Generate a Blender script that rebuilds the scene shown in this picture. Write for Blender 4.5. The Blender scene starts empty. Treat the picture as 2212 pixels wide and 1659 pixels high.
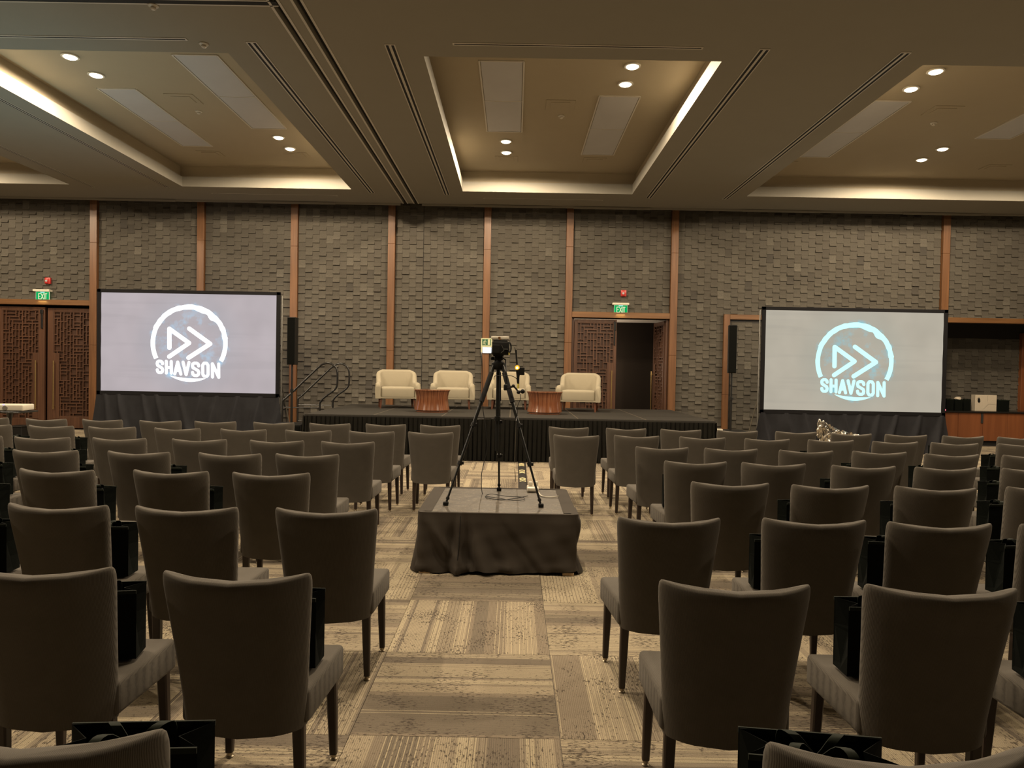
import bpy, bmesh, math, random
from mathutils import Vector, Matrix
random.seed(11)
SC = bpy.context.scene
PI = math.pi
R_ = math.radians

# ------------------------------------------------------------------ camera, world, exposure
F_PX, W_PX, H_PX = 1545.0, 2212.0, 1659.0
cam_d = bpy.data.cameras.new('camera')
cam_d.sensor_width = 36.0
cam_d.lens = F_PX / W_PX * 36.0
cam_d.clip_start = 0.05
cam = bpy.data.objects.new('camera', cam_d)
SC.collection.objects.link(cam)
CAM = Vector((0, 0, 1.6))
CM = Matrix.Rotation(R_(.15), 3, 'Z') @ Matrix.Rotation(PI/2 - R_(1.15), 3, 'X') @ Matrix.Rotation(R_(1.04), 3, 'Z')
cam.matrix_world = Matrix.Translation(CAM) @ CM.to_4x4()
SC.camera = cam
w = bpy.data.worlds.new('world'); SC.world = w; w.use_nodes = True
w.node_tree.nodes['Background'].inputs[0].default_value = (.9, .8, .7, 1)
w.node_tree.nodes['Background'].inputs[1].default_value = 0.0
SC.view_settings.view_transform = 'Standard'
SC.view_settings.look = 'None'
SC.view_settings.gamma = 1
SC.view_settings.use_curve_mapping = False
SC.view_settings.exposure = 0.0
LAMP_W = 112.0            # each ceiling downlight
LAMP_C = (1.0, .80, .56)

def ray(u, v): return CM @ Vector(((u-W_PX/2)/F_PX, -(v-H_PX/2)/F_PX, -1))
def onz(u, v, z):                 # the point of the room at height z seen at (u, v)
    r = ray(u, v); return CAM + r*((z-CAM.z)/r.z)
def ony(u, v, y):                 # the point of the room at depth y seen at (u, v)
    r = ray(u, v); return CAM + r*(y/r.y)

# ------------------------------------------------------------------ materials
def mat(name, rough=.6, metal=0.0, col=(.5, .5, .5), spec=None):
    m = bpy.data.materials.new(name); m.use_nodes = True
    b = m.node_tree.nodes['Principled BSDF']
    b.inputs['Base Color'].default_value = (*col, 1)
    b.inputs['Roughness'].default_value = rough
    b.inputs['Metallic'].default_value = metal
    if spec is not None: b.inputs['Specular IOR Level'].default_value = spec
    return m, m.node_tree, b
class NT:
    def __init__(s, nt): s.nt = nt
    def n(s, t, **k):
        x = s.nt.nodes.new(t)
        for a, v in k.items(): setattr(x, a, v)
        return x
    def l(s, a, b): s.nt.links.new(a, b)
    def val(s, sock, v):
        if isinstance(v, (int, float)): sock.default_value = v
        else: s.l(v, sock)
    def math(s, op, a, b=0.0, c=None, clamp=False):
        x = s.n('ShaderNodeMath', operation=op, use_clamp=clamp)
        s.val(x.inputs[0], a); s.val(x.inputs[1], b)
        if c is not None: s.val(x.inputs[2], c)
        return x.outputs[0]
    def mix(s, f, a, b, blend='MIX'):
        x = s.n('ShaderNodeMix', data_type='RGBA', blend_type=blend)
        s.val(x.inputs[0], f)
        for i, v in ((6, a), (7, b)):
            if isinstance(v, tuple): x.inputs[i].default_value = (*v, 1)
            else: s.l(v, x.inputs[i])
        return x.outputs[2]
    def noise(s, vec, scale, detail=2, rough=.5, dims='3D'):
        x = s.n('ShaderNodeTexNoise'); x.noise_dimensions = dims
        x.inputs['Scale'].default_value = scale; x.inputs['Detail'].default_value = detail
        x.inputs['Roughness'].default_value = rough
        if vec is not None: s.l(vec, x.inputs['Vector'])
        return x.outputs[0]
    def mapr(s, v, a, b, c=0, d=1):
        x = s.n('ShaderNodeMapRange'); s.l(v, x.inputs[0])
        for i, k in enumerate((a, b, c, d)): x.inputs[i+1].default_value = k
        return x.outputs[0]
    def xyz(s, v):
        x = s.n('ShaderNodeSeparateXYZ'); s.l(v, x.inputs[0]); return x.outputs
    def comb(s, a, b, c):
        x = s.n('ShaderNodeCombineXYZ')
        for i, v in enumerate((a, b, c)): s.val(x.inputs[i], v)
        return x.outputs[0]
    def obj(s): return s.n('ShaderNodeTexCoord').outputs['Object']
    def bump(s, b, h, dist=.002, st=.6):
        x = s.n('ShaderNodeBump'); x.inputs['Distance'].default_value = dist; x.inputs['Strength'].default_value = st
        s.l(h, x.inputs['Height']); s.l(x.outputs[0], b.inputs['Normal'])
def noisy(name, col, rough=.6, metal=0, scale=40, amt=.2, bump=0.0, spec=None, stretch=(1, 1, 1)):
    m, nt, b = mat(name, rough, metal, col, spec); N = NT(nt)
    p = N.n('ShaderNodeMapping'); p.inputs['Scale'].default_value = stretch; N.l(N.obj(), p.inputs[0])
    f = N.noise(p.outputs[0], scale, 3)
    c = N.mix(f, tuple(k*(1-amt) for k in col), tuple(k*(1+amt) for k in col)); N.l(c, b.inputs['Base Color'])
    if bump: N.bump(b, f, bump)
    return m
def emis(name, col, st):
    m = bpy.data.materials.new(name); m.use_nodes = True; nt = m.node_tree; nt.nodes.clear()
    e = nt.nodes.new('ShaderNodeEmission'); o = nt.nodes.new('ShaderNodeOutputMaterial')
    e.inputs[0].default_value = (*col, 1); e.inputs[1].default_value = st; nt.links.new(e.outputs[0], o.inputs[0]); return m
def wood(name, c1, c2, scale=1.0, rough=.45, axis='z'):
    m, nt, b = mat(name, rough); N = NT(nt)
    p = N.n('ShaderNodeMapping'); k = [28*scale, 28*scale, 1.4*scale] if axis == 'z' else [1.4*scale, 28*scale, 28*scale]
    p.inputs['Scale'].default_value = k
    oi = N.n('ShaderNodeObjectInfo')
    va = N.n('ShaderNodeVectorMath', operation='ADD'); N.l(N.obj(), va.inputs[0]); N.l(N.comb(N.math('MULTIPLY', oi.outputs['Random'], 7.0), 0, 0), va.inputs[1])
    N.l(va.outputs[0], p.inputs[0])
    f = N.noise(p.outputs[0], 1.0, 4, .6); g = N.noise(p.outputs[0], .25, 2)
    t = N.math('ADD', N.math('MULTIPLY', f, .6), N.math('MULTIPLY', g, .5), clamp=True)
    N.l(N.mix(N.mapr(t, .3, .8), c1, c2), b.inputs['Base Color']); N.bump(b, f, .0008, .4)
    return m
def fabric(name, col, freq=1500, amt=.3, rough=.9):
    m, nt, b = mat(name, rough, 0, col, .2); N = NT(nt)
    o = N.obj(); x, y, z = N.xyz(o)
    rib = N.math('ABSOLUTE', N.math('SINE', N.math('ADD', N.math('MULTIPLY', x, freq), N.math('MULTIPLY', N.noise(o, 60, 2), 2.0))))
    g = N.noise(o, 14, 3); h = N.noise(o, 900, 1)
    t = N.math('ADD', N.math('MULTIPLY', rib, .55), N.math('ADD', N.math('MULTIPLY', g, .3), N.math('MULTIPLY', h, .3)), clamp=True)
    N.l(N.mix(t, tuple(k*(1-amt) for k in col), tuple(k*(1+amt*1.2) for k in col)), b.inputs['Base Color'])
    b.inputs['Sheen Weight'].default_value = .06; b.inputs['Sheen Roughness'].default_value = .5
    N.bump(b, t, .0012, .5)
    return m
def carpet():
    m, nt, b = mat('carpet', .95, 0, (.3, .25, .18), .1); N = NT(nt)
    uv = N.n('ShaderNodeUVMap'); uv.uv_map = 'UVMap'
    u, v, _ = N.xyz(uv.outputs[0])
    oi = N.n('ShaderNodeObjectInfo'); at = N.n('ShaderNodeAttribute'); at.attribute_name = 'seed'
    sd = N.math('MULTIPLY', N.math('ADD', oi.outputs['Random'], at.outputs['Fac']), 53.0)
    u1 = N.math('ADD', u, sd)
    band = N.noise(N.comb(u1, sd, 0), 2.6, 1, .4)
    bandq = N.mapr(band, .36, .66)
    ramp = N.n('ShaderNodeValToRGB'); ramp.color_ramp.interpolation = 'CONSTANT'
    el = ramp.color_ramp.elements; el[0].position = 0; el[0].color = (0.2176, 0.1849, 0.1426, 1)
    el[1].position = .08; el[1].color = (.30, .25, .186, 1)
    for p_, c_ in ((.26, (.44, .372, .265, 1)), (.46, (.36, .305, .222, 1)), (.56, (.51, .437, .305, 1)), (.78, (.34, .288, .213, 1)), (.88, (.22, .186, .145, 1)), (.95, (.43, .366, .26, 1))):
        e = el.new(p_); e.color = c_
    N.l(bandq, ramp.inputs[0])
    fr = N.math('FRACT', N.math('MULTIPLY', u1, 42.0))
    line = N.math('LESS_THAN', fr, .2)
    lm = N.math('GREATER_THAN', N.noise(N.comb(u1, 3.3, 0), 6.0, 1), .5)
    lcol = N.mix(N.math('GREATER_THAN', band, .51), (.62, .53, .36), (.2, .165, .125))
    c = N.mix(N.math('MULTIPLY', N.math('MULTIPLY', line, lm), .75), ramp.outputs[0], lcol)
    thin = N.math('LESS_THAN', N.math('FRACT', N.math('MULTIPLY', u1, 110.0)), .35)
    c = N.mix(N.math('MULTIPLY', thin, .36), c, (.08, .065, .05))
    mv = N.comb(N.math('MULTIPLY', u1, 105.0), N.math('ADD', N.math('MULTIPLY', v, 34.0), sd), 0)
    mo = N.noise(mv, 1.0, 4, .65)
    clump = N.noise(N.comb(N.math('MULTIPLY', u1, 6.0), N.math('MULTIPLY', v, 4.4), sd), 1.0, 2)
    c = N.mix(N.mapr(N.math('ADD', mo, N.math('MULTIPLY', clump, .42)), .77, .84, 0, .9), c, (.07, .057, .047))
    gr = N.noise(N.comb(u1, v, 0), 260.0, 2)
    c = N.mix(N.mapr(gr, .35, .7, 0, .38), c, (.1, .08, .06), 'MIX')
    N.l(c, b.inputs['Base Color']); N.bump(b, N.math('ADD', gr, N.math('MULTIPLY', thin, .5)), .003, .7)
    return m
def walltile():
    m, nt, b = mat('wall_tile', .9, 0, (.2, .18, .15), .1); N = NT(nt)
    oi = N.n('ShaderNodeObjectInfo'); at = N.n('ShaderNodeAttribute'); at.attribute_name = 'seed'
    s = N.math('FRACT', N.math('ADD', oi.outputs['Random'], at.outputs['Fac']))
    g = N.n('ShaderNodeNewGeometry').outputs['Position']
    p = N.n('ShaderNodeMapping'); p.inputs['Scale'].default_value = (1, 1, 2.2); N.l(g, p.inputs[0])
    f = N.noise(p.outputs[0], 38, 4, .7); h = N.noise(g, 300, 1)
    r = N.n('ShaderNodeValToRGB'); r.color_ramp.interpolation = 'LINEAR'
    el = r.color_ramp.elements; el[0].color = (.06, .055, .048, 1); el[1].color = (.13, .119, .098, 1); el[1].position = 1
    for q, c_ in ((.04, (.079, .071, .058, 1)), (.5, (.088, .08, .066, 1)), (.95, (.10, .091, .074, 1))):
        e = el.new(q); e.color = c_
    N.l(s, r.inputs[0])
    c = N.mix(N.mapr(f, .42, .66, 0, .5), r.outputs[0], (.05, .045, .039)); c = N.mix(N.mapr(h, .5, .8, 0, .25), c, (.19, .175, .145))
    N.l(c, b.inputs['Base Color']); N.bump(b, f, .004, .6)
    return m
def scuffed():
    m, nt, b = mat('scuffed_deck', .5, 0, (.03, .028, .026)); N = NT(nt); o = N.obj()
    p = N.n('ShaderNodeMapping'); p.inputs['Scale'].default_value = (1, 2.4, 1); N.l(o, p.inputs[0])
    a = N.noise(p.outputs[0], 7, 6, .75); d = N.n('ShaderNodeTexNoise'); d.inputs['Scale'].default_value = 5; d.inputs['Detail'].default_value = 5; d.inputs['Distortion'].default_value = 2.5
    N.l(p.outputs[0], d.inputs['Vector'])
    ln = N.mapr(N.math('ABSOLUTE', N.math('SUBTRACT', d.outputs[0], .5)), 0, .012, 1, 0)
    c = N.mix(N.mapr(a, .4, .75, 0, .6), (.045, .038, .03), (.17, .145, .108)); c = N.mix(N.math('MULTIPLY', ln, .6), c, (.4, .34, .26))
    N.l(c, b.inputs['Base Color']); N.l(N.mapr(a, .3, .7, .4, .65), b.inputs['Roughness'])
    return m
def staves():
    m, nt, b = mat('staved_rosewood', .22); N = NT(nt); x, y, z = N.xyz(N.obj())
    an = N.math('ARCTAN2', y, x)
    f = N.noise(N.comb(N.math('MULTIPLY', an, 9), N.math('MULTIPLY', z, .5), 0), 1.8, 5, .75)
    r = N.n('ShaderNodeValToRGB'); el = r.color_ramp.elements
    el[0].position = .3; el[0].color = (.05, .014, .006, 1); el[1].position = .72; el[1].color = (.34, .15, .07, 1)
    e = el.new(.5); e.color = (.17, .06, .026, 1); N.l(f, r.inputs[0]); N.l(r.outputs[0], b.inputs['Base Color'])
    b.inputs['Coat Weight'].default_value = .5
    return m
def screen_mat(name, bg, glow, bright, cx, cz):
    m = bpy.data.materials.new(name); m.use_nodes = True; nt = m.node_tree; nt.nodes.clear(); N = NT(nt)
    e = N.n('ShaderNodeEmission'); o = N.n('ShaderNodeOutputMaterial'); N.l(e.outputs[0], o.inputs[0])
    oc = N.obj(); x, y, z = N.xyz(oc)
    dx = N.math('SUBTRACT', x, cx); dz = N.math('SUBTRACT', z, cz)
    r = N.math('SQRT', N.math('ADD', N.math('MULTIPLY', dx, dx), N.math('MULTIPLY', dz, dz)))
    v = N.comb(x, 0, z); n1 = N.noise(v, 3.2, 6, .62); n2 = N.noise(v, 1.3, 2)
    ring = N.mapr(N.math('ABSOLUTE', N.math('SUBTRACT', r, .76)), .02, .12, 1, 0)
    inner = N.mapr(r, .5, .78, .55, 0)
    mask = N.math('MULTIPLY', N.math('MAXIMUM', ring, inner), N.mapr(n1, .5, .64))
    c = N.mix(N.mapr(n2, .3, .7), tuple(k*.93 for k in bg), tuple(k*1.05 for k in bg))
    halo = N.mapr(N.math('ABSOLUTE', N.math('SUBTRACT', r, .76)), 0, .5, .3, 0)
    c = N.mix(halo, c, tuple(k*q for k, q in zip(bg, (.78, .95, 1.02))))
    fold = N.noise(N.comb(N.math('MULTIPLY', x, .05), 0, z), 5.5, 2)
    c = N.mix(N.mapr(fold, .55, .62, 0, .07), c, (.2, .2, .2))
    c = N.mix(N.math('MULTIPLY', mask, .8), c, glow)
    N.l(c, e.inputs[0]); e.inputs[1].default_value = bright
    return m

M = dict(
    carpet=carpet(), tile=walltile(), scuff=scuffed(), rosewood=staves(),
    sub=noisy('subfloor', (.05, .045, .04)), plate=noisy('wall_backing', (.045, .04, .034)),
    paint=noisy('ceiling_paint', (.27, .254, .214), .85, scale=3, amt=.03), paint2=noisy('coffer_paint', (.37, .318, .228), .8, scale=3, amt=.03),
    trimw=noisy('diffuser_enamel', (.55, .52, .46), .4, amt=.05), slot=noisy('slot_black', (.01, .01, .01), .8),
    panelw=noisy('access_panel_white', (.47, .47, .48), .6, scale=2, amt=.08), plain=noisy('plain_wall', (.025, .02, .016), .9, scale=3),
    post=wood('post_teak', (.085, .036, .013), (.20, .092, .036)), lintel=wood('lintel_teak', (.095, .042, .014), (.215, .105, .038), axis='x'),
    door=wood('door_walnut', (.046, .02, .0105), (.105, .047, .024)), doorb=wood('door_back', (.036, .015, .008), (.068, .03, .016)),
    cab=wood('cabinet_veneer', (.13, .04, .014), (.24, .085, .03), .4), fabric=fabric('chair_fabric', (.082, .073, .061), 950, .45),
    leg=wood('leg_walnut', (.016, .0095, .007), (.038, .023, .017), .8), glide=noisy('glide', (.35, .3, .22), .35, .8),
    bag=noisy('tote_black', (.0032, .0044, .0033), .9, scale=60, amt=.3, spec=.1), bagr=noisy('tote_hem', (.009, .013, .008), .8, spec=.2),
    cloth=noisy('black_cloth', (.047, .039, .031), .85, scale=6, amt=.15, spec=.25), skirt=noisy('stage_skirt', (.021, .02, .0165), .85, spec=.15, scale=8, amt=.2),
    scloth=noisy('screen_drape', (.036, .037, .044), .7, spec=.3, scale=8, amt=.2), deck=noisy('stage_deck', (.03, .0275, .0235), .7, spec=.25, scale=30, amt=.3),
    seam=noisy('deck_seam', (.075, .062, .045), .6), black=noisy('black_plastic', (.006, .006, .0055), .55, spec=.25), grille=noisy('speaker_grille', (.004, .0045, .004), .85, spec=.08, scale=400, amt=.6),
    bmetal=noisy('black_metal', (.01, .01, .01), .3, .0, spec=.6), tube=noisy('tripod_tube', (.03, .031, .03), .3, .6), foam=noisy('foam', (.013, .013, .013), .95),
    fborder=noisy('screen_border', (.0075, .0075, .009), .8, spec=.15),
    cream=fabric('cream_velvet', (.31, .275, .20), 900, .12), aleg=wood('armchair_leg', (.07, .022, .01), (.15, .055, .025)), brass=noisy('brass', (.5, .36, .15), .3, .9),
    silver=noisy('silver', (.4, .4, .38), .35, .9), white=noisy('white_plastic', (.62, .58, .48), .4, amt=.06), cord=noisy('black_rubber', (.008, .008, .008), .5),
    red=noisy('red_enamel', (.45, .035, .03), .35), lens=emis('strobe_lens', (.9, .85, .6), .6),
    lamp=emis('lamp_glass', (1, .86, .62), 9.0), led=emis('led_panel', (.92, .96, 1), 3.0), orange=emis('orange_lamp', (1, .42, .02), 1.3), orangeh=emis('orange_core', (1, .8, .25), 4),
    green=emis('exit_green', (.005, .32, .085), 1.25), greenhot=emis('exit_glow', (.35, .85, .75), 1.0), exitl=emis('exit_letters', (.75, .82, .5), 1.0), mint=noisy('mint_lume', (.5, .52, .33), .6), dgreen=noisy('sign_green', (.02, .1, .05), .6),
    redled=emis('red_led', (1, .15, .2), 3), blue=emis('blue_led', (.1, .15, 1), 3), arrow=noisy('arrow_tape', (.85, .72, .4), .5), stone=noisy('counter_top', (.012, .011, .01), .25),
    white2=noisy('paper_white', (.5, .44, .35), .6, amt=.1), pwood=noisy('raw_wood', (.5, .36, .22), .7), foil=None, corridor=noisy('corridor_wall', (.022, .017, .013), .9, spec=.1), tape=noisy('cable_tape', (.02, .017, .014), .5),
    yellow=noisy('yellow_plug', (.6, .5, .1), .5), soot=noisy('alcove_dark', (.02, .018, .016), .8), lensg=noisy('projector_lens', (.2, .18, .15), .3),  # near-black shared by the alcove shell, counter carcass and handle slots
)
fm, fnt, fb = mat('crumpled_foil', .2, 1.0, (.5, .48, .44)); M['foil'] = fm; FN = NT(fnt); FN.bump(fb, FN.noise(FN.obj(), 30, 3), .01, .8)

# ------------------------------------------------------------------ mesh helpers
LINK = SC.collection.objects.link
def put(name, bm, m, parent=None, loc=(0, 0, 0), smooth=False, rz=0, uv=None):
    if bm is not None and isinstance(bm, bmesh.types.BMesh):
        bmesh.ops.recalc_face_normals(bm, faces=bm.faces)
        me = bpy.data.meshes.new(name); bm.to_mesh(me); bm.free()
        if smooth:
            me.shade_smooth()
            try: me.set_sharp_from_angle(angle=R_(40 if smooth is True else smooth))
            except Exception: pass
        me.materials.append(m)
    else: me = bm
    o = bpy.data.objects.new(name, me); o.location = loc; o.rotation_euler[2] = rz
    if parent: o.parent = parent
    LINK(o); return o
def thing(name, label, cat, loc=(0, 0, 0), rz=0, group=None):
    o = bpy.data.objects.new(name, None); o.empty_display_size = .1; LINK(o); o.location = loc; o.rotation_euler[2] = rz
    return tag(o, label, cat, group)
def tag(o, label, cat, group=None):
    o['label'] = label; o['category'] = cat
    if group: o['group'] = group
    return o
def struct(name, bm, m, **k):
    o = put(name, bm, m, **k); o['kind'] = 'structure'; return o
B = bmesh.new
def box(bm, x0, x1, y0, y1, z0, z1, bev=0, seg=2, mtx=None):
    r = bmesh.ops.create_cube(bm, size=1)
    vs = r['verts']
    bmesh.ops.scale(bm, vec=(abs(x1-x0), abs(y1-y0), abs(z1-z0)), verts=vs)
    bmesh.ops.translate(bm, vec=((x0+x1)/2, (y0+y1)/2, (z0+z1)/2), verts=vs)
    if bev:
        es = list({e for v in vs for e in v.link_edges})
        q = bmesh.ops.bevel(bm, geom=es, offset=bev, segments=seg, affect='EDGES', profile=.5)
        vs = list({v for f in q['faces'] for v in f.verts} | {v for v in vs if v.is_valid})
    if mtx is not None: bmesh.ops.transform(bm, matrix=mtx, verts=vs)
    return vs
def tube(bm, pts, r, seg=8, cap=True):
    pts = [Vector(p) for p in pts]; rings = []; n = len(pts)
    rs = r if isinstance(r, (list, tuple)) else [r]*n
    up = None
    for i, p in enumerate(pts):
        t = (pts[min(i+1, n-1)] - pts[max(i-1, 0)]).normalized()
        if up is None: up = t.orthogonal().normalized()
        up = (up - t*up.dot(t)).normalized(); s = t.cross(up)
        rings.append([bm.verts.new(p + (up*math.cos(a) + s*math.sin(a))*rs[i]) for a in (2*PI*k/seg for k in range(seg))])
    for a, b in zip(rings, rings[1:]):
        for k in range(seg): bm.faces.new((a[k], a[(k+1) % seg], b[(k+1) % seg], b[k]))
    if cap: bm.faces.new(rings[0]); bm.faces.new(rings[-1][::-1])
def smoothpts(pts, n=6):
    pts = [Vector(p) for p in pts]; out = []
    for i in range(len(pts)-1):
        p0 = pts[max(i-1, 0)]; p1 = pts[i]; p2 = pts[i+1]; p3 = pts[min(i+2, len(pts)-1)]
        for k in range(n):
            t = k/n; out.append(.5*((2*p1) + (p2-p0)*t + (2*p0-5*p1+4*p2-p3)*t*t + (3*p1-p0-3*p2+p3)*t**3))
    return out + [pts[-1]]
def lathe(bm, prof, seg=32, c=(0, 0, 0), sy=1.0):
    rings = []
    for r, z in prof:
        rings.append([bm.verts.new((c[0]+r*math.cos(a), c[1]+r*sy*math.sin(a), c[2]+z)) for a in (2*PI*k/seg for k in range(seg))] if r > 1e-5 else [bm.verts.new((c[0], c[1], c[2]+z))])
    for a, b in zip(rings, rings[1:]):
        for k in range(seg):
            k2 = (k+1) % seg
            if len(a) == 1 and len(b) == 1: continue
            if len(a) == 1: bm.faces.new((a[0], b[k], b[k2]))
            elif len(b) == 1: bm.faces.new((a[k], a[k2], b[0]))
            else: bm.faces.new((a[k], a[k2], b[k2], b[k]))
def prism(bm, pts, y0, y1):                     # polygon in x,z extruded along y
    a = [bm.verts.new((x, y0, z)) for x, z in pts]; b = [bm.verts.new((x, y1, z)) for x, z in pts]
    bm.faces.new(a); bm.faces.new(b[::-1])
    for i in range(len(pts)):
        j = (i+1) % len(pts); bm.faces.new((a[i], a[j], b[j], b[i]))
def ringloft(bm, rings, cap0=True, cap1=True):
    vs = [[bm.verts.new(p) for p in r] for r in rings]; n = len(vs[0])
    for a, b in zip(vs, vs[1:]):
        for k in range(n): bm.faces.new((a[k], a[(k+1) % n], b[(k+1) % n], b[k]))
    if cap0: bm.faces.new(vs[0])
    if cap1: bm.faces.new(vs[-1][::-1])
def stroke(bm, pts, w, y0, y1, closed=False):   # flat thick line in x,z with round joints
    pts = [Vector((p[0], p[1])) for p in pts]
    segs = list(zip(pts, pts[1:])) + ([(pts[-1], pts[0])] if closed else [])
    for i, (a, b) in enumerate(segs):
        d = (b-a).normalized(); n = Vector((-d.y, d.x))*w/2; e = (y1-y0)*.02*(i % 3)
        poly = [a+n, a-n]; A = math.atan2(-n.y, -n.x)
        poly = []
        for k in range(7): t = A - PI*k/6 + 0; poly.append(a + Vector((math.cos(math.atan2(n.y, n.x)+PI*k/6), math.sin(math.atan2(n.y, n.x)+PI*k/6)))*w/2)
        for k in range(7): poly.append(b + Vector((math.cos(math.atan2(-n.y, -n.x)+PI*k/6), math.sin(math.atan2(-n.y, -n.x)+PI*k/6)))*w/2)
        prism(bm, [(p.x, p.y) for p in poly], y0+e, y1)

# ================================================================== SETTING
WY = 16.9; CZ = 5.4; UZ = 5.85; XL, XR, YB = -13.2, 13.2, -2.4
# --- floor: sub floor + carpet tiles on the measured grid
TS = .9144; TX0, TY0 = -.686, 3.075
bm = B(); box(bm, XL, XR, YB, 19.2, -.2, -.006); floor = struct('floor', bm, M['sub'])
def tile_mesh(name, cells):                      # cells: (x0, x1, y0, y1, rot, seed)
    vs, fs, uvs, sd = [], [], [], []
    for x0, x1, y0, y1, rot, s in cells:
        b0 = len(vs)
        for z in (-.006, 0): vs += [(x0, y0, z), (x1, y0, z), (x1, y1, z), (x0, y1, z)]
        q = [(4, 5, 6, 7), (0, 1, 5, 4), (1, 2, 6, 5), (2, 3, 7, 6), (3, 0, 4, 7)]
        for f in q:
            fs.append(tuple(b0+k for k in f)); sd.append(s)
            for k in f:
                p = vs[b0+k]; a, b = p[0]-x0, p[1]-y0
                uvs.append((a, b) if not rot else (b, a))
    me = bpy.data.meshes.new(name); me.from_pydata(vs, [], fs); l = me.uv_layers.new(name='UVMap')
    l.data.foreach_set('uv', [c for p in uvs for c in p])
    at = me.attributes.new('seed', 'FLOAT', 'FACE'); at.data.foreach_set('value', sd)
    me.materials.append(M['carpet']); return me
g = .0012; cells = []
for i in range(-14, 15):
    for j in range(-6, 16):
        x0 = TX0+i*TS; y0 = TY0+j*TS; x1, y1 = x0+TS, y0+TS
        cx0, cx1, cy0, cy1 = max(x0, XL+.03), min(x1, XR-.03), max(y0, YB+.03), min(y1, 16.84)
        if cx1-cx0 < .1 or cy1-cy0 < .02: continue
        full = (cx1-cx0 > TS-.01 and cy1-cy0 > TS-.01)
        yy = (cy0+cy1)/2; vis = yy > 1.6 and abs((cx0+cx1)/2) < .76*yy + .6 and full
        key = math.hypot((cx0+cx1)/2, yy) if vis else 99
        rot = (i+j) % 2 == 0
        if random.random() < .06 and abs(i) > 2: rot = not rot
        cells.append((key, cx0+g, cx1-g, cy0+g, cy1-g, rot))
cells.sort(key=lambda c: c[0])
T1 = tile_mesh('carpet_tile', [(g-TS/2, TS/2-g, g-TS/2, TS/2-g, 0, 0)])
for c in cells[:300]:
    if c[0] == 99: break
    put('carpet_tile', T1, None, floor, ((c[1]+c[2])/2, (c[3]+c[4])/2, 0), rz=PI/2 if c[5] else 0)
rest = [c for k, c in enumerate(cells) if k >= 300 or c[0] == 99]
o = put('carpet_tile_field', tile_mesh('carpet_tile_field', [(*c[1:5], c[5], random.random()) for c in rest]), None, floor); o['kind'] = 'stuff'

# --- wall plane
posts = [('p', u) for u in ()]
PX = [-9.923, -7.406, -5.21, -2.927, -.679, 1.252, 3.714, 10.055]; PW = .165
DL0, DL1 = -12.21, PX[0]-PW/2           # left door bay
DC0, DC1 = PX[5]+PW/2, PX[6]-PW/2       # centre door bay
AL0 = 9.3                               # alcove starts behind the right screen
bm = B()
def plate(x0, x1, z0, z1, y=WY, d=.12): box(bm, x0, x1, y, y+d, z0, z1)
plate(XL, DL0, 0, 6); plate(DL0, DL1, 2.93, 6); plate(DL1, 1.17, 0, 6); plate(1.17, DC1, 2.86, 6); plate(DC1, AL0, 0, 6); plate(AL0, XR, 2.9, 6)
wall = struct('wall_back', bm, M['plate'])
def tprof(fl): return [(0, 0), (-.012-.026*fl, 0), (-.014-.028*fl, .006), (-.010-.018*fl, .045), (-.012-.008*fl, .052), (-.012, .07), (-.010, .199), (0, .199)]
def tile_geo(bmv, fs, sd, x0, x1, z0, z1, y, fl, s):
    b0 = len(bmv); pr = tprof(fl); n = len(pr); k = (z1-z0)/.2
    for x in (x0+.0008, x1-.0008):
        for py_, pz_ in pr: bmv.append((x, y+py_, z0+pz_*k))
    fs.append(tuple(b0+q for q in range(n))); fs.append(tuple(b0+n+q for q in range(n-1, -1, -1))); sd += [s, s]
    for q in range(n-1): fs.append((b0+q, b0+n+q, b0+n+q+1, b0+q+1)); sd.append(s)
def mk(name, v, f, sd, m):
    me = bpy.data.meshes.new(name); me.from_pydata(v, [], f); at = me.attributes.new('seed', 'FLOAT', 'FACE'); at.data.foreach_set('value', sd)
    me.materials.append(m); return me
TILEM = []
for fl in (.35, .7, 1.05):
    v, f, s = [], [], []; tile_geo(v, f, s, -.082, .082, 0, .2, 0, fl, 0); TILEM.append(mk('wall_tile', v, f, s, M['tile']))
TW, TH = .164, .2
regions = [(-12.3, DL1, 3.05, 5.9), (PX[0]+.09, PX[1]-.09, 0, 5.9), (PX[1]+.09, PX[2]-.09, 0, 5.9), (PX[2]+.09, PX[3]-.09, 0, 5.9),
           (PX[3]+.09, -2.19, 0, 5.9), (-2.175, PX[4]-.09, 0, 5.9), (PX[4]+.09, PX[5]-.09, 0, 5.9), (PX[5]+.09, PX[6]-.09, 2.99, 5.9),
           (PX[6]+.09, 4.905, 0, 5.9), (4.905, PX[7]-.09, 2.99, 5.9), (PX[7]+.09, 13.1, 3.01, 5.9)]
full = []; V, FC, SD = [], [], []
for ri, (x0, x1, z0, z1) in enumerate(regions):
    n = max(1, round((x1-x0)/TW)); wdt = (x1-x0)/n; ph = 0
    for c in range(n):
        ph = (ph + .5 + random.choice((-.03, 0, .04, .02, -.02) if ri in (2, 3, 4, 5, 6, 7) else (-.16, .14, .1, .0, -.12))) % 1
        zz = z0 - TH*ph; xa = x0+c*wdt
        while zz < z1:
            a, b = max(zz, z0), min(zz+TH, z1); fl = random.choice((1, 1, 2)) if (c % 2) else random.choice((0, 0, 1))
            if b-a > .03:
                cx = (xa+wdt/2)
                if b-a > TH-.002 and -5.2 < cx < 3.8 and 1.0 < a < 4.9: full.append((abs(cx+.4)*1.0+abs(a-2.9)*1.6, cx, a, fl, wdt, xa))
                else: tile_geo(V, FC, SD, xa, xa+wdt, a, b, WY, (.35, .7, 1.05)[fl], random.random())
            zz += TH
full.sort()
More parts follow.
